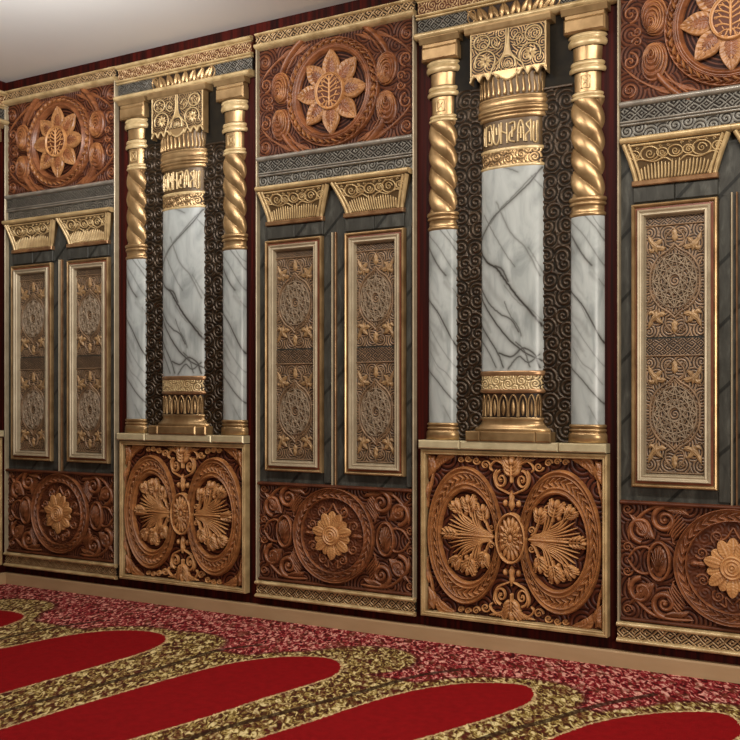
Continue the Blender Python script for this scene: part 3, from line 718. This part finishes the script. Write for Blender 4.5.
    # upright interlaced script, each stem with its hook or loop
    G = [[[(.3, 0), (.35, .5), (.2, .95)], [(.7, .05), (.75, .6), (.6, .9)], [(.2, .5), (.8, .55)]],
         [[(.9, .9), (.35, .95), (.1, .5), (.25, .05), (.8, .1)], [(.55, .2), (.6, .7)]],
         [[(.15, .95), (.1, .3), (.45, 0), (.85, .25), (.8, 1.0)], [(.45, .45), (.5, .8)]],
         [[(.15, 0), (.2, .95)], [(.85, 0), (.8, 1.0)], [(.2, .45), (.8, .6)]],
         [[(.85, .9), (.3, .95), (.25, .62), (.75, .45), (.8, .12), (.2, .02)], [(.5, .75), (.55, .25)]],
         [[(.15, .02), (.25, .7), (.5, 1.0), (.8, .7), (.85, .02)], [(.5, .15), (.5, .7)], [(.25, .4), (.75, .4)]],
         [[(.2, 0), (.25, 1.0)], [(.25, .95), (.8, .8), (.35, .52), (.85, .3), (.8, 0)]],
         [[(.2, .95), (.3, .5), (.25, 0), (.8, .05), (.75, .9)]]]
    uw = np.sin(np.linspace(-1.12, 1.12, len(G)+1))*.160
    for ch, a, b in zip(G, uw[:-1], uw[1:]):
        for P in ch:
            PP = [(uc+a+(b-a)*(-.04+1.08*(1-p[0])), v0+(v1-v0)*p[1]) for p in P]
            if len(PP) == 2: PP = [PP[0], ((PP[0][0]+PP[1][0])/2, (PP[0][1]+PP[1][1])/2), PP[1]]
            stroke(m, cr(PP, 6), .0105, .009, Bc, taper=False)
    t.part('script_relief', m, 'pale_gold', parent=ib)
    m = MB(); m.lathe(uc, rings((2.455, 2.474, .163, .007))[::-1]+[(2.454, .160)], W0, kd); m.lathe(uc, rings((2.374, 2.390, .164, .007))[::-1], W0, kd); t.part('collar', m, 'pale_gold')
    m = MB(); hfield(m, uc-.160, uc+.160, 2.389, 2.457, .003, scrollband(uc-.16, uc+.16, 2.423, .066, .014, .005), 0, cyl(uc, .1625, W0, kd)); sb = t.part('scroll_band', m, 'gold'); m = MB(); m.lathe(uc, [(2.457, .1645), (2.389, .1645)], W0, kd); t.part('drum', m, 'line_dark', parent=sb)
    vv = [([(.98, .01), (.78, .1), (.45, .19), (.25, .24), (.08, .31), (0, .35)], .009, .9), ([(.9, .04), (.6, .14), (.38, .2), (.2, .27)], .006, .7), ([(.43, .0), (.55, .015), (.65, .03)], .007, .6),
          ([(.08, .22), (.3, .34), (.45, .42), (.6, .49)], .006, .55), ([(0, .40), (.15, .46), (.3, .49), (.42, .54), (.6, .62), (.8, .7), (.98, .78)], .014, 1.0), ([(.28, .48), (.4, .50), (.5, .56)], .012, .9),
          ([(0, .58), (.2, .67), (.38, .72), (.55, .75), (.66, .81)], .009, .85), ([(.44, .66), (.52, .72), (.66, .79), (.7, .83)], .006, .7), ([(0, .62), (.22, .73), (.5, .84), (.75, .91), (.98, .95)], .010, .95),
          ([(0, .76), (.18, .84), (.33, .91), (.42, .98)], .009, .9), ([(.0, .84), (.14, .89), (.3, .98)], .007, .8), ([(.35, .91), (.55, .93), (.72, .89), (.88, .92), (.95, .985)], .010, .95), ([(.5, .99), (.66, .93), (.8, .96), (.95, .92)], .008, .9),
          ([(.62, .86), (.74, .9), (.82, .98)], .008, .8), ([(.8, .4), (.9, .46), (1, .53)], .008, .4)]
    m, at = shaft(uc, .166, 1.380, 2.376, W0, kd, vv, 9, 11, na=140); t.part('marble_shaft', m, 'marble', attr=at)
    m = MB(); m.lathe(uc, rings((1.355, 1.382, .166, .009))[::-1], W0, kd); m.lathe(uc, rings((1.272, 1.294, .166, .010))[::-1], W0, kd); t.part('collar', m, 'copper')
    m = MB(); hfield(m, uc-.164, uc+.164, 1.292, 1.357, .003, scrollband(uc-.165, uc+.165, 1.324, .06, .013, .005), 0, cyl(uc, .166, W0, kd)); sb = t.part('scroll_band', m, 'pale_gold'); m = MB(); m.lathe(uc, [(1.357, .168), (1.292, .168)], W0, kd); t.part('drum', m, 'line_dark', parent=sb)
    m = MB(); m.lathe(uc, [(1.274, .158), (1.152, .160)], W0, kd); ab = t.part('arcade_band', m, 'line_dark')
    m = MB(); Bc = cyl(uc, .160, W0, kd); ed = np.sin(np.linspace(-1.3, 1.3, 9))*.160
    for a, b in zip(ed[:-1], ed[1:]):
        c = uc+(a+b)/2; hw = (b-a)/2*.84
        stroke(m, cr([(c-hw, 1.158), (c-hw, 1.22), (c-hw*.6, 1.25), (c, 1.264), (c+hw*.6, 1.25), (c+hw, 1.22), (c+hw, 1.158)], 5), .008, .008, Bc, taper=False)
        leaf(m, cr([(c, 1.162), (c, 1.20), (c, 1.242)], 6), hw*.5, .007, Bc, nt=4)
    t.part('arch_relief', m, 'gold', parent=ab)
    m = MB(); m.lathe(uc, [(1.154, .166), (1.148, .172), (1.142, .170), (1.135, .164), (1.12, .170), (1.106, .186), (1.100, .200), (1.094, .204), (1.088, .204), (1.084, .20)], W0, kd); t.part('base', m, 'gold')
    for a, b in ((.296, .372), (.3745, .6625), (.665, .741)):
        m = MB(); m.box(a, b, 1.036, 1.085, -.02, .056, .006); t.part('plinth', m, 'gold', smooth=False)
    return t

def acanthus(m, P, W, base, h=.014, curl=True, d=1):
    """lobed leaf made of a centre rib and paired leaflets"""
    P = np.asarray(P, float); n = len(P); N = normals(P); T = np.gradient(P, axis=0); T /= np.linalg.norm(T, axis=1)[:, None]
    stroke(m, P, W*.34, h*1.1, base, ends=(.02, .4))
    for j in range(4):
        i = int(n*(.30+.17*j)); sz = W*(.62+.38*math.sin(PI*(.25+.2*j)))
        for s in (-1, 1):
            a = P[i]; b = a+(T[i]*.35+s*N[i]*.6)*sz*.8; c = a+(T[i]*1.05+s*N[i]*.95)*sz
            leaf(m, cr([a, b, c], 6), sz*.30, h*(1.1 if s > 0 else 1.0), base, nt=4, vein=.1, tip=.45, peak=.62)
            dome(m, c[0], c[1], sz*.2, sz*.2, h*.8, base, nq=4, nt=10)
    leaf(m, cr([P[int(n*.75)], P[-1], P[-1]+T[-1]*W*.7], 6), W*.36, h*1.25, base, nt=4, tip=.5, peak=.6)

def bay_b():
    out = []
    t = Thing('entablature', 'gilt entablature with scroll and interlace friezes over the {b}', 'entablature', .523, 3.09, 'entablatures over the column bays')
    m = MB(); m.hmold(0, 1.046, sideprof(3.291, 3.315, .012, .034)); m.hmold(.004, 1.042, sideprof(3.283, 3.291, .008, .016, 5)); t.part('moulding', m, 'pale_gold')
    m = MB(); m.box(.004, 1.042, 3.218, 3.292, -.0195, .0052); bk = t.part('frieze', m, 'base_ground', smooth=False)
    m = MB(); hfield(m, .006, 1.040, 3.221, 3.286, .0028, scrollband(0, 1.046, 3.254, .06, .014, .010), .0); t.part('scroll_relief', m, 'tan_gold', parent=bk)
    m = MB(); m.hmold(0, 1.046, sideprof(3.208, 3.222, .010, .028)); m.hmold(0, 1.046, sideprof(3.195, 3.206, .008, .020)); parts_by(t, 'moulding', m, 'pale_gold', lambda u, v: v > 3.207)
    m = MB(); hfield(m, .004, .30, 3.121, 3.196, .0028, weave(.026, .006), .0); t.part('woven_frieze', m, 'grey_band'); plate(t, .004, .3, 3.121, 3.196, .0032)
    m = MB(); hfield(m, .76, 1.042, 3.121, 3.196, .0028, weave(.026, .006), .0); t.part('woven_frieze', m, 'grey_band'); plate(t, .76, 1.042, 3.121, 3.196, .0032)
    m = MB(); m.box(.30, .76, 3.121, 3.196, -.01, .001); lf = t.part('leaf_frieze', m, 'line_dark', smooth=False)
    m = MB(); Bl = flat(.001)
    for j in range(15):
        x = .325+j*.029; lean = (x-.53)*.16+(.016 if j % 2 else -.01)
        leaf(m, cr([(x-lean*.4, 3.124), (x+lean*.2, 3.158), (x+lean, 3.194)], 8), .014, .012, Bl, nt=4, vein=.2, tip=.6)
    for x in (.31, .75): stroke(m, arc(x, 3.158, .022, .032, 0, 360, 24), .009, .01, Bl, taper=False)
    t.part('leaf_relief', m, 'gold', parent=lf)
    m = MB(); m.hmold(0, 1.046, [(3.088, -.02), (3.090, .036), (3.098, .044), (3.108, .048), (3.114, .040), (3.121, .030), (3.123, -.01)]); t.part('moulding', m, 'pale_gold')
    out.append(t)
    t = Thing('niche_panel', 'dark bronze scroll-patterned backing between the columns, {b}', 'back panel', .523, 1.036, 'dark patterned niche panels')
    m = MB(); m.box(.03, 1.003, 1.036, 3.10, -.0195, -.0175)
    m2 = MB(); m2.box(.17, .865, 1.036, 3.10, -.0195, -.0155); bd = t.part('board', m2, 'bronze_dark', smooth=False)
    for a, b, top, sd in ((.215, .36, 2.80, 1), (.675, .83, 2.735, 2)):
        r = np.random.default_rng(sd); cs = []
        v = 1.08
        while v < top:
            for x in (.25, .75): cs.append((a+(b-a)*(x+r.uniform(-.12, .12)), v+r.uniform(-.02, .02), r.choice([-1, 1]), r.uniform(-.008, .008)))
            v += .072
        m = MB(); hfield(m, a, b, 1.04, top, .0034, swirl(cs, .0225, .010, 1, .5), -.0195); t.part('scroll_relief', m, 'bronze_line', parent=bd)
    m = MB(); m.box(.675, .83, 2.735, 2.748, -.0155, -.004, .003); t.part('bead', m, 'bronze_line', smooth=False)
    out.append(t)
    a = slim_column(); a.label = 'left slender gilt twisted column with veined marble shaft, {b}'; a.twin = ('right slender gilt twisted column with veined marble shaft, {b}', .759)
    out.append(a)
    c = big_column(); c.label = 'broad white marble column with gilt capital and script collar, {b}'; out.append(c)
    t = Thing('ledge', 'pale stone ledge under the column feet, {b}', 'ledge', .5165, .99, 'pale ledges under the columns')
    for u0, u1 in ((.026, .2575), (.2615, .772), (.776, 1.007)):
        m = MB(); m.box(u0, u1, .992, 1.035, -.02, .046, .006); t.part('slab', m, 'ledge', smooth=False)
    out.append(t)
    # --- double oval base panel
    t = Thing('carved_base_panel', 'carved walnut panel with two acanthus ovals in gilt frame, {b}', 'carved panel', .5185, .134, 'double-oval base panels')
    m = MB(); m.frame(.030, 1.007, .134, .987, [(0, -.02), (0, .022), (.002, .026), (.010, .028), (.013, .022), (.017, .021), (.021, .024), (.025, .020), (.027, -.016)]); t.part('frame', m, 'ochre', smooth=False)
    uc, vc = .5185, .56; B = flat(-.012)
    cs = []
    for s in (-1, 1):
        for sv in (-1, 1):
            for du, dv in ((.44, .36), (.36, .38), (.44, .25), (.16, .35), (.08, .39), (.06, .28), (.22, .385)): cs.append((uc+s*du, vc+sv*dv, s*sv))
            for du, dv in ((.25, .12), (.15, .07), (.3, .0)): cs.append((uc+s*du, vc+sv*dv, s*sv))
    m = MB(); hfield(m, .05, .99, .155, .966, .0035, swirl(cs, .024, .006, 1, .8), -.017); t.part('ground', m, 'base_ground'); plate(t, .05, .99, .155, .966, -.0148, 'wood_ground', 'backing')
    for s in (-1, 1):
        m = MB()
        def rf3(q, th):
            h = .012 + .012*np.exp(-((q-.08)/.07)**2)+.008*np.exp(-((q-.25)/.04)**2)+.009*np.exp(-((q-.72)/.045)**2)+.010*np.exp(-((q-.9)/.07)**2)
            return h + np.clip(1-np.abs((q-.49)/.19)**6, 0, 1)*.007*np.cos(th*38*np.sign(s)+TAU*np.abs(q-.49)*4.5)
        ring2(m, (uc+s*.2515, .558), (.2035, .347), (uc+s*.2315, .556), (.152, .228), lambda q, th: 1.4*rf3(q, th), B, nq=50, nt=460)
        t.part('oval_ring', m, 'wood')
        m = MB(); q = lambda x, y: (uc+s*x, vc+y)
        acanthus(m, cr([q(.27, 0), q(.30, .0), q(.335, .002), q(.365, 0)], 10), .030, B, .022)
        stroke(m, cr([q(.085, 0), q(.16, .0), q(.24, .002), q(.33, 0)], 12), .020, .024, B, ends=(.05, .3))
        for sv in (-1, 1):
            for j in range(6):
                stroke(m, cr([q(.09, .004*sv), q(.17, (.008+.006*j)*sv), q(.25, (.014+.013*j)*sv), q(.35-.007*j*j*.4, (.022+.026*j)*sv)], 8), .0115, .020, B, ends=(.1, .3))
            for j in range(3):
                stroke(m, cr([q(.10, (.010+.004*j)*sv), q(.16, (.02+.008*j)*sv), q(.20-.012*j, (.07+.01*j)*sv), q(.215-.016*j, .14*sv)], 8), .011, .021, B, ends=(.1, .2))
            acanthus(m, cr([q(.212, .09*sv), q(.222, .135*sv), q(.232, .175*sv)], 12), .040, B, .024)
            acanthus(m, cr([q(.272, .105*sv), q(.29, .125*sv), q(.310, .15*sv)], 10), .033, B, .022)
            acanthus(m, cr([q(.135, .065*sv), q(.145, .095*sv), q(.15, .135*sv)], 10), .036, B, .023)
            stroke(m, cr([q(.10, .02*sv), q(.12, .035*sv), q(.137, .075*sv)], 8), .013, .02, B)
            stroke(m, cr([q(.2, .06*sv), q(.23, .08*sv), q(.275, .11*sv)], 8), .012, .02, B)
            volute(m, *q(.188, .150*sv), .024, 0, 1.5, s*sv, .012, .022, B)
            volute(m, *q(.262, .15*sv), .019, PI, 1.5, -s*sv, .010, .022, B)
            volute(m, *q(.105, .045*sv), .019, 0, 1.3, s*sv, .010, .018, B)
            dome(m, *q(.243, .112*sv), .011, .014, .026, B, nq=5, nt=14)
        t.part('acanthus_spray', m, 'wood_hi')
    m = MB()
    ring2(m, (uc, vc), (.080, .127), (uc, vc), (.068, .112), lambda q, th: .026+.010*np.sin(PI*q)+0*th, B, nq=8, nt=80)
    dome(m, uc, vc, .070, .114, .018, B, lambda q, th: 1+0*q*th, nq=4, nt=40); Bm = flat(.004)
    for i in range(16):
        a = TAU*i/16+PI/16
        leaf(m, np.array([(uc+r*math.cos(a)*.58, vc+r*math.sin(a)*.96) for r in np.linspace(.045, .112, 14)]), .010, .013, Bm, nt=4, tip=.6, peak=.6)
        leaf(m, np.array([(uc+r*math.cos(a+.2)*.58, vc+r*math.sin(a+.2)*.96) for r in np.linspace(.02, .066, 10)]), .007, .016, Bm, nt=4, tip=.6, peak=.6)
    dome(m, uc, vc, .015, .024, .020, Bm, nq=5, nt=20)
    stroke(m, arc(uc, vc, .020, .033, 0, 360, 30), .005, .014, Bm, taper=False)
    t.part('medallion', m, 'wood_hi')
    m = MB()
    for sv in (-1, 1):
        f = lambda x, y: (uc+x, vc+sv*y)
        leaf(m, cr([f(0, .135), f(0, .165), f(0, .20), f(0, .235)], 8), .018, .020, B, lobes=2)
        acanthus(m, cr([f(0, .27), f(0, .31), f(0, .345), f(0, .375)], 10), .050, B, .020)
        for s in (-1, 1):
            volute(m, *f(s*.055, .285), .036, PI/2*sv, 1.6, -s*sv, .015, .019, B, sy=1.3)
            stroke(m, cr([f(s*.004, .215), f(s*.03, .225), f(s*.075, .25), f(s*.092, .30), f(s*.08, .335)], 8), .012, .017, B)
            for x, y, r in ((.14, .355, .025), (.19, .375, .021), (.235, .383, .018), (.275, .38, .016)):
                volute(m, *f(s*x, y), r, 0, 1.5, s*sv*(1 if int(x*100) % 2 else -1), .0095, .015, B)
            stroke(m, cr([f(s*.03, .39), f(s*.09, .375), f(s*.115, .345), f(s*.1, .325)], 8), .011, .016, B)
            for j in range(5):
                stroke(m, cr([f(s*.012, .30+.012*j), f(s*(.03+.006*j), .345+.006*j), f(s*(.05+.018*j), .398-.002*j)], 6), .010, .016, B)
            dome(m, *f(s*.035, .17), .012, .018, .018, B, nq=5, nt=14)
            # corners
            leaf(m, cr([f(s*.31, .395), f(s*.36, .392), f(s*.395, .365), f(s*.41, .325)], 10), .027, .018, B, lobes=0, vein=.2, cup=.6)
            leaf(m, cr([f(s*.455, .395), f(s*.435, .34), f(s*.455, .28)], 10), .026, .022, B, vein=.18)
            leaf(m, cr([f(s*.425, .39), f(s*.44, .36), f(s*.43, .33)], 8), .018, .024, B, vein=.18)
            stroke(m, cr([f(s*.43, .31), f(s*.445, .24), f(s*.462, .18), f(s*.458, .12)], 8), .016, .016, B)
            leaf(m, cr([f(s*.452, .26), f(s*.462, .21), f(s*.455, .16)], 8), .011, .020, B)
    isc = lambda u, v: abs(u-uc) > .30 and not (abs(u-uc) < .33 and .37 < abs(v-vc))
    mc_ = MB(); ms_ = MB(); off = 0
    for V, F in zip(m.v, m.f):
        (mc_ if isc(V[:, 0].mean(), V[:, 1].mean()) else ms_).add(V, F-off); off += len(V)
    parts_by(t, 'corner_leaf', mc_, 'wood', lambda u, v: (u > uc, v > vc)); parts_by(t, 'scroll_carving', ms_, 'wood_hi', lambda u, v: v > vc)
    out.append(t)
    return out

# ---------------------------------------------------------------- place the bays
A = bay_a(); Bb = bay_b()
CHILD = {}
for o in bpy.data.objects:
    if o.parent: CHILD.setdefault(o.parent.name, []).append(o)
protos = {th.o.name for th in A+Bb}
for first, ox, bay in ((True, 2.108, 'bay between the two marble columns'), (False, 0.003, 'bay in the room corner'), (False, 4.189, 'bay at the photo right edge')):
    for th in A: put(th, first, 0, (ox, 0, 0), 0, bay)
for first, org, rot, bay in ((True, (3.140, 0, 0), 0, 'column bay farther from the corner'), (False, (1.035, 0, 0), 0, 'column bay nearer the corner'), (False, (-.004, -1.052, 0), PI/2, 'side wall bay at the corner')):
    for th in Bb:
        if rot and th.o.name.startswith('marble_column'): pass
        if hasattr(th, 'twin'):
            lab = th.label; th.label = th.twin[0]; put(th, False, 0, org, rot, bay, th.twin[1]); th.label = lab
        put(th, first, 0, org, rot, bay)

# ---------------------------------------------------------------- room shell
def simple(name, mb, mat, smooth=False, attr=None):
    o = mb.build(name, mat, None, (0, 0), smooth, attr); o['kind'] = 'structure'; return o
ZC = 3.393
m = MB(); m.box(-.2, 6.4, 0, ZC, -.17, -.026); simple('wall_back', m, M['wall'])
m = MB(); m.box(-5.8, .02, 0, ZC, -.17, -.026)
o = simple('wall_left', m, M['wall']); o.rotation_euler = (0, 0, PI/2)
m = MB(); m.hmold(-.02, 6.4, [(0, -.026), (0, .004), (.066, .004), (.072, .001), (.074, -.003), (.074, -.026)]); simple('baseboard_back', m, M['skirt'])
m = MB(); m.hmold(-5.8, -.004, [(0, -.026), (0, .004), (.066, .004), (.072, .001), (.074, -.003), (.074, -.026)])
o = simple('baseboard_left', m, M['skirt']); o.rotation_euler = (0, 0, PI/2)
me = bpy.data.meshes.new('ceiling'); me.from_pydata([(-.2, -5.8, ZC), (6.4, -5.8, ZC), (6.4, .2, ZC), (-.2, .2, ZC), (-.2, -5.8, ZC+.1), (6.4, -5.8, ZC+.1), (6.4, .2, ZC+.1), (-.2, .2, ZC+.1)], [],
    [(3, 2, 1, 0), (4, 5, 6, 7), (0, 1, 5, 4), (1, 2, 6, 5), (2, 3, 7, 6), (3, 0, 4, 7)]); me.materials.append(M['ceil'])
o = bpy.data.objects.new('ceiling', me); COL.objects.link(o); o['kind'] = 'structure'

# carpet: woven prayer niches, one after the other along the wall
NICHE = [
 [(1.30, -6), (1.34, -3.0), (1.40, -1.6), (1.46, -1.1), (1.52, -.82), (1.62, -.66), (1.76, -.575), (1.90, -.575), (2.0, -.64), (2.07, -.76), (2.10, -.95), (2.09, -1.3), (2.07, -1.7), (2.0, -3.0), (1.95, -6)],
 [(2.3, -6), (2.40, -3.0), (2.46, -1.95), (2.50, -1.5), (2.545, -1.12), (2.61, -.84), (2.74, -.64), (2.90, -.55), (3.01, -.575), (3.09, -.67), (3.13, -.80), (3.11, -.98), (3.06, -1.25), (3.01, -1.6), (2.93, -2.0), (2.8, -3.0), (2.7, -6)],
 [(3.1, -6), (3.22, -3), (3.33, -1.8), (3.40, -1.42), (3.47, -1.08), (3.55, -.82), (3.67, -.63), (3.80, -.535), (3.92, -.50), (3.99, -.56), (4.03, -.67), (4.03, -.78), (3.98, -.98), (3.90, -1.22), (3.80, -1.5), (3.6, -2.2), (3.5, -3), (3.4, -6)],
 [(3.9, -6), (4.0, -3), (4.16, -1.6), (4.26, -1.15), (4.34, -.88), (4.44, -.70), (4.57, -.565), (4.70, -.48), (4.78, -.49), (4.83, -.57), (4.86, -.68), (4.83, -.84), (4.75, -1.1), (4.6, -1.6), (4.4, -3), (4.2, -6)],
 [(.30, -6), (.34, -3.0), (.36, -1.6), (.40, -1.1), (.46, -.82), (.56, -.66), (.70, -.60), (.84, -.60), (.95, -.66), (1.02, -.80), (1.05, -1.0), (1.04, -1.3), (1.02, -1.7), (1.0, -3.0), (.95, -6)],
 [(4.9, -6), (4.95, -3), (5.05, -1.6), (5.13, -1.15), (5.2, -.88), (5.3, -.70), (5.42, -.565), (5.55, -.48), (5.63, -.49), (5.68, -.57), (5.70, -.68), (5.68, -.84), (5.6, -1.1), (5.5, -1.6), (5.4, -3), (5.3, -6)]]
DIV = [[(2.22, -2.6), (2.28, -1.9), (2.34, -1.4), (2.375, -1.05), (2.39, -.72), (2.5, -.5)], [(3.0, -2.6), (3.12, -1.8), (3.27, -1.27), (3.38, -.9), (3.46, -.6), (3.6, -.38)],
       [(3.8, -2.2), (4.05, -1.24), (4.19, -.9), (4.3, -.61), (4.45, -.35)], [(1.2, -2), (1.24, -1.4), (1.3, -.8), (1.4, -.5)]]
LOBE = [((2.02, -.72), (2.12, -.70), .24), ((3.04, -.56), (3.10, -.48), .24), ((3.92, -.66), (3.98, -.64), .235), ((4.72, -.6), (4.78, -.58), .235), ((.60, -.56), (.68, -.54), .25)]
xs = np.arange(-.2, 6.41, .02); ys = np.concatenate([np.arange(-5.8, -2.4, .1), np.arange(-2.4, .021, .02)])
GX, GY = np.meshgrid(xs, ys, indexing='ij')
def seg(a, b):
    a = np.array(a); ab = np.array(b)-a; t = np.clip(((GX-a[0])*ab[0]+(GY-a[1])*ab[1])/(ab@ab), 0, 1); return np.hypot(GX-a[0]-t*ab[0], GY-a[1]-t*ab[1])
def polysdf(P):
    P = np.vstack([cr(P, 5), P[:1]]); d = np.full(GX.shape, 9.0); ins = np.zeros(GX.shape, bool)
    for a, b in zip(P[:-1], P[1:]):
        if np.hypot(*(b-a)) < 1e-9: continue
        d = np.minimum(d, seg(a, b)); c = (a[1] > GY) != (b[1] > GY)
        with np.errstate(divide='ignore', invalid='ignore'): ins ^= c & (GX < (b[0]-a[0])*(GY-a[1])/(b[1]-a[1]+1e-12)+a[0])
    return np.where(ins, -d, d)
niche = np.full(GX.shape, 9.0)
for P in NICHE: niche = np.minimum(niche, polysdf(np.array(P, float)))
lobe = np.minimum(GY+.72, niche-.075)
for a, b, r in LOBE: lobe = np.minimum(lobe, seg(a, b)-r)
div = np.full(GX.shape, 9.0)
for P in DIV:
    C = cr(P, 6)
    for a, b in zip(C[:-1], C[1:]): div = np.minimum(div, seg(a, b))
k = NT('woven_carpet')
def attr(n): return k.n('ShaderNodeAttribute', attribute_name=n).outputs['Fac']
def mth(op, a, b=0.0, c=None):
    x = k.n('ShaderNodeMath', operation=op)
    for i, val in enumerate((a, b) if c is None else (a, b, c)):
        if hasattr(val, 'links'): k.l(val, x.inputs[i])
        else: x.inputs[i].default_value = val
    return x.outputs[0]
vec = k.coord((1, 1, 1)); mp = k.n('ShaderNodeMapping'); mp.inputs['Scale'].default_value = (1, .42, 1); k.l(k.coord((1, 1, 1), (0, 0, -.532)), mp.inputs['Vector']); fl = mp.outputs['Vector']; jit = k.noise(vec, 55, 2, .6); j = mth('MULTIPLY', mth('SUBTRACT', jit, .5), .03)
n1 = k.noise(fl, 50, 2, .55, .9); n2 = k.noise(fl, 24, 2, .6, .8); n3 = k.noise(vec, 9, 2)
fleck_cream = k.ramp(n1, [(.38, L(58, 20, 14)), (.46, L(92, 62, 28)), (.54, L(152, 128, 68)), (.63, L(220, 200, 146))])
fleck_cream = k.mix(mth('MULTIPLY', k.ramp(n2, [(.52, (0, 0, 0, 1)), (.60, (1, 1, 1, 1))]), .6), fleck_cream, L(84, 24, 20))
fleck_wine = k.ramp(n1, [(.38, L(60, 10, 12)), (.48, L(124, 14, 24)), (.545, L(164, 66, 66)), (.62, L(222, 164, 146))])
fleck_wine = k.mix(mth('MULTIPLY', k.ramp(n2, [(.54, (0, 0, 0, 1)), (.62, (1, 1, 1, 1))]), .6), fleck_wine, L(92, 50, 28))
lb = mth('ADD', attr('lobe'), j); sel = mth('SMOOTH_MIN', mth('MAXIMUM', mth('MULTIPLY', lb, 40.0), 0.0), 1.0, .05)
c = k.mix(sel, fleck_cream, fleck_wine)
ring_l = mth('LESS_THAN', mth('ABSOLUTE', mth('ADD', mth('ADD', attr('lobe'), -.022), mth('MULTIPLY', j, .5))), .012); c = k.mix(mth('MULTIPLY', ring_l, .6), c, L(60, 12, 12))
dl = mth('LESS_THAN', mth('ADD', attr('div'), mth('MULTIPLY', j, .25)), .018); c = k.mix(mth('MULTIPLY', dl, .85), c, L(44, 24, 10))
edge = mth('LESS_THAN', mth('ADD', attr('niche'), mth('MULTIPLY', j, 1.2)), .014); c = k.mix(mth('MULTIPLY', edge, mth('MULTIPLY', n1, .95)), c, L(226, 190, 140))
redn = k.noise(vec, 26, 3, .6); red = k.ramp(redn, [(.3, L(122, 5, 9)), (.7, L(138, 8, 14))])
ins = mth('LESS_THAN', mth('ADD', attr('niche'), mth('MULTIPLY', j, .9)), 0.0); c = k.mix(ins, c, red)
k.bump(k.noise(vec, 240, 2), .5, .003)
CARPET = k.set(c, .9, 0, .12)
nx, ny = GX.shape; idx = np.arange(nx*ny).reshape(nx, ny)
F = np.stack([idx[:-1, :-1].ravel(), idx[1:, :-1].ravel(), idx[1:, 1:].ravel(), idx[:-1, 1:].ravel()], 1)
me = bpy.data.meshes.new('floor'); me.from_pydata(np.stack([GX.ravel(), GY.ravel(), GX.ravel()*0], 1).tolist(), [], F.tolist())
for nm, val in (('niche', niche), ('lobe', lobe), ('div', div)):
    a = me.attributes.new(nm, 'FLOAT', 'POINT'); a.data.foreach_set('value', val.astype(np.float32).ravel())
me.materials.append(CARPET); o = bpy.data.objects.new('floor', me); COL.objects.link(o); o['kind'] = 'structure'

# ---------------------------------------------------------------- light
def area(name, loc, target, sx, sy, power, col=(1, .96, .9)):
    l = bpy.data.lights.new(name, 'AREA'); l.shape = 'RECTANGLE'; l.size = sx; l.size_y = sy; l.energy = power; l.color = col
    o = bpy.data.objects.new(name, l); COL.objects.link(o); o.location = loc
    o.rotation_euler = (Vector(target)-Vector(loc)).to_track_quat('-Z', 'Y').to_euler(); return l
area('ceiling_lamp', (4.9, -1.8, 3.34), (4.6, -.1, 0.3), 1.8, .10, 54)
area('ceiling_lamp', (2.7, -1.8, 3.34), (2.4, -.1, 0.3), 1.6, .10, 30)
area('side_fill', (7.4, -4.3, 1.6), (2.9, 0, .9), 1.0, 2.0, 130, (1, .93, .83))  # unseen fill light added for column highlights and relief contrast
area('ceiling_fill', (1.9, -1.95, 2.95), (.9, -1.0, 3.4), 1.6, .3, 34, (.98, .99, 1)).spread = math.radians(140)  # unseen uplight added to brighten the ceiling
w = bpy.data.worlds.new('room_light'); bpy.context.scene.world = w; w.use_nodes = True
w.node_tree.nodes['Background'].inputs[0].default_value = (1, .96, .9, 1); w.node_tree.nodes['Background'].inputs[1].default_value = .1

# ---------------------------------------------------------------- camera
f = 1007.0; al = math.atan(1709/f)
cd = bpy.data.cameras.new('camera'); cam = bpy.data.objects.new('camera', cd); COL.objects.link(cam)
cd.sensor_width = 36; cd.lens = f/740*36; cd.shift_y = 30/740
cam.location = (5.571, -4.61, 1.239)
fw = Vector((-math.cos(al), math.sin(al), 0)); cam.rotation_euler = fw.to_track_quat('-Z', 'Y').to_euler()
sc = bpy.context.scene; sc.camera = cam
sc.view_settings.view_transform = 'Standard'; sc.view_settings.look = 'None'; sc.view_settings.exposure = 0; sc.view_settings.gamma = 1
sc.view_settings.use_curve_mapping = False
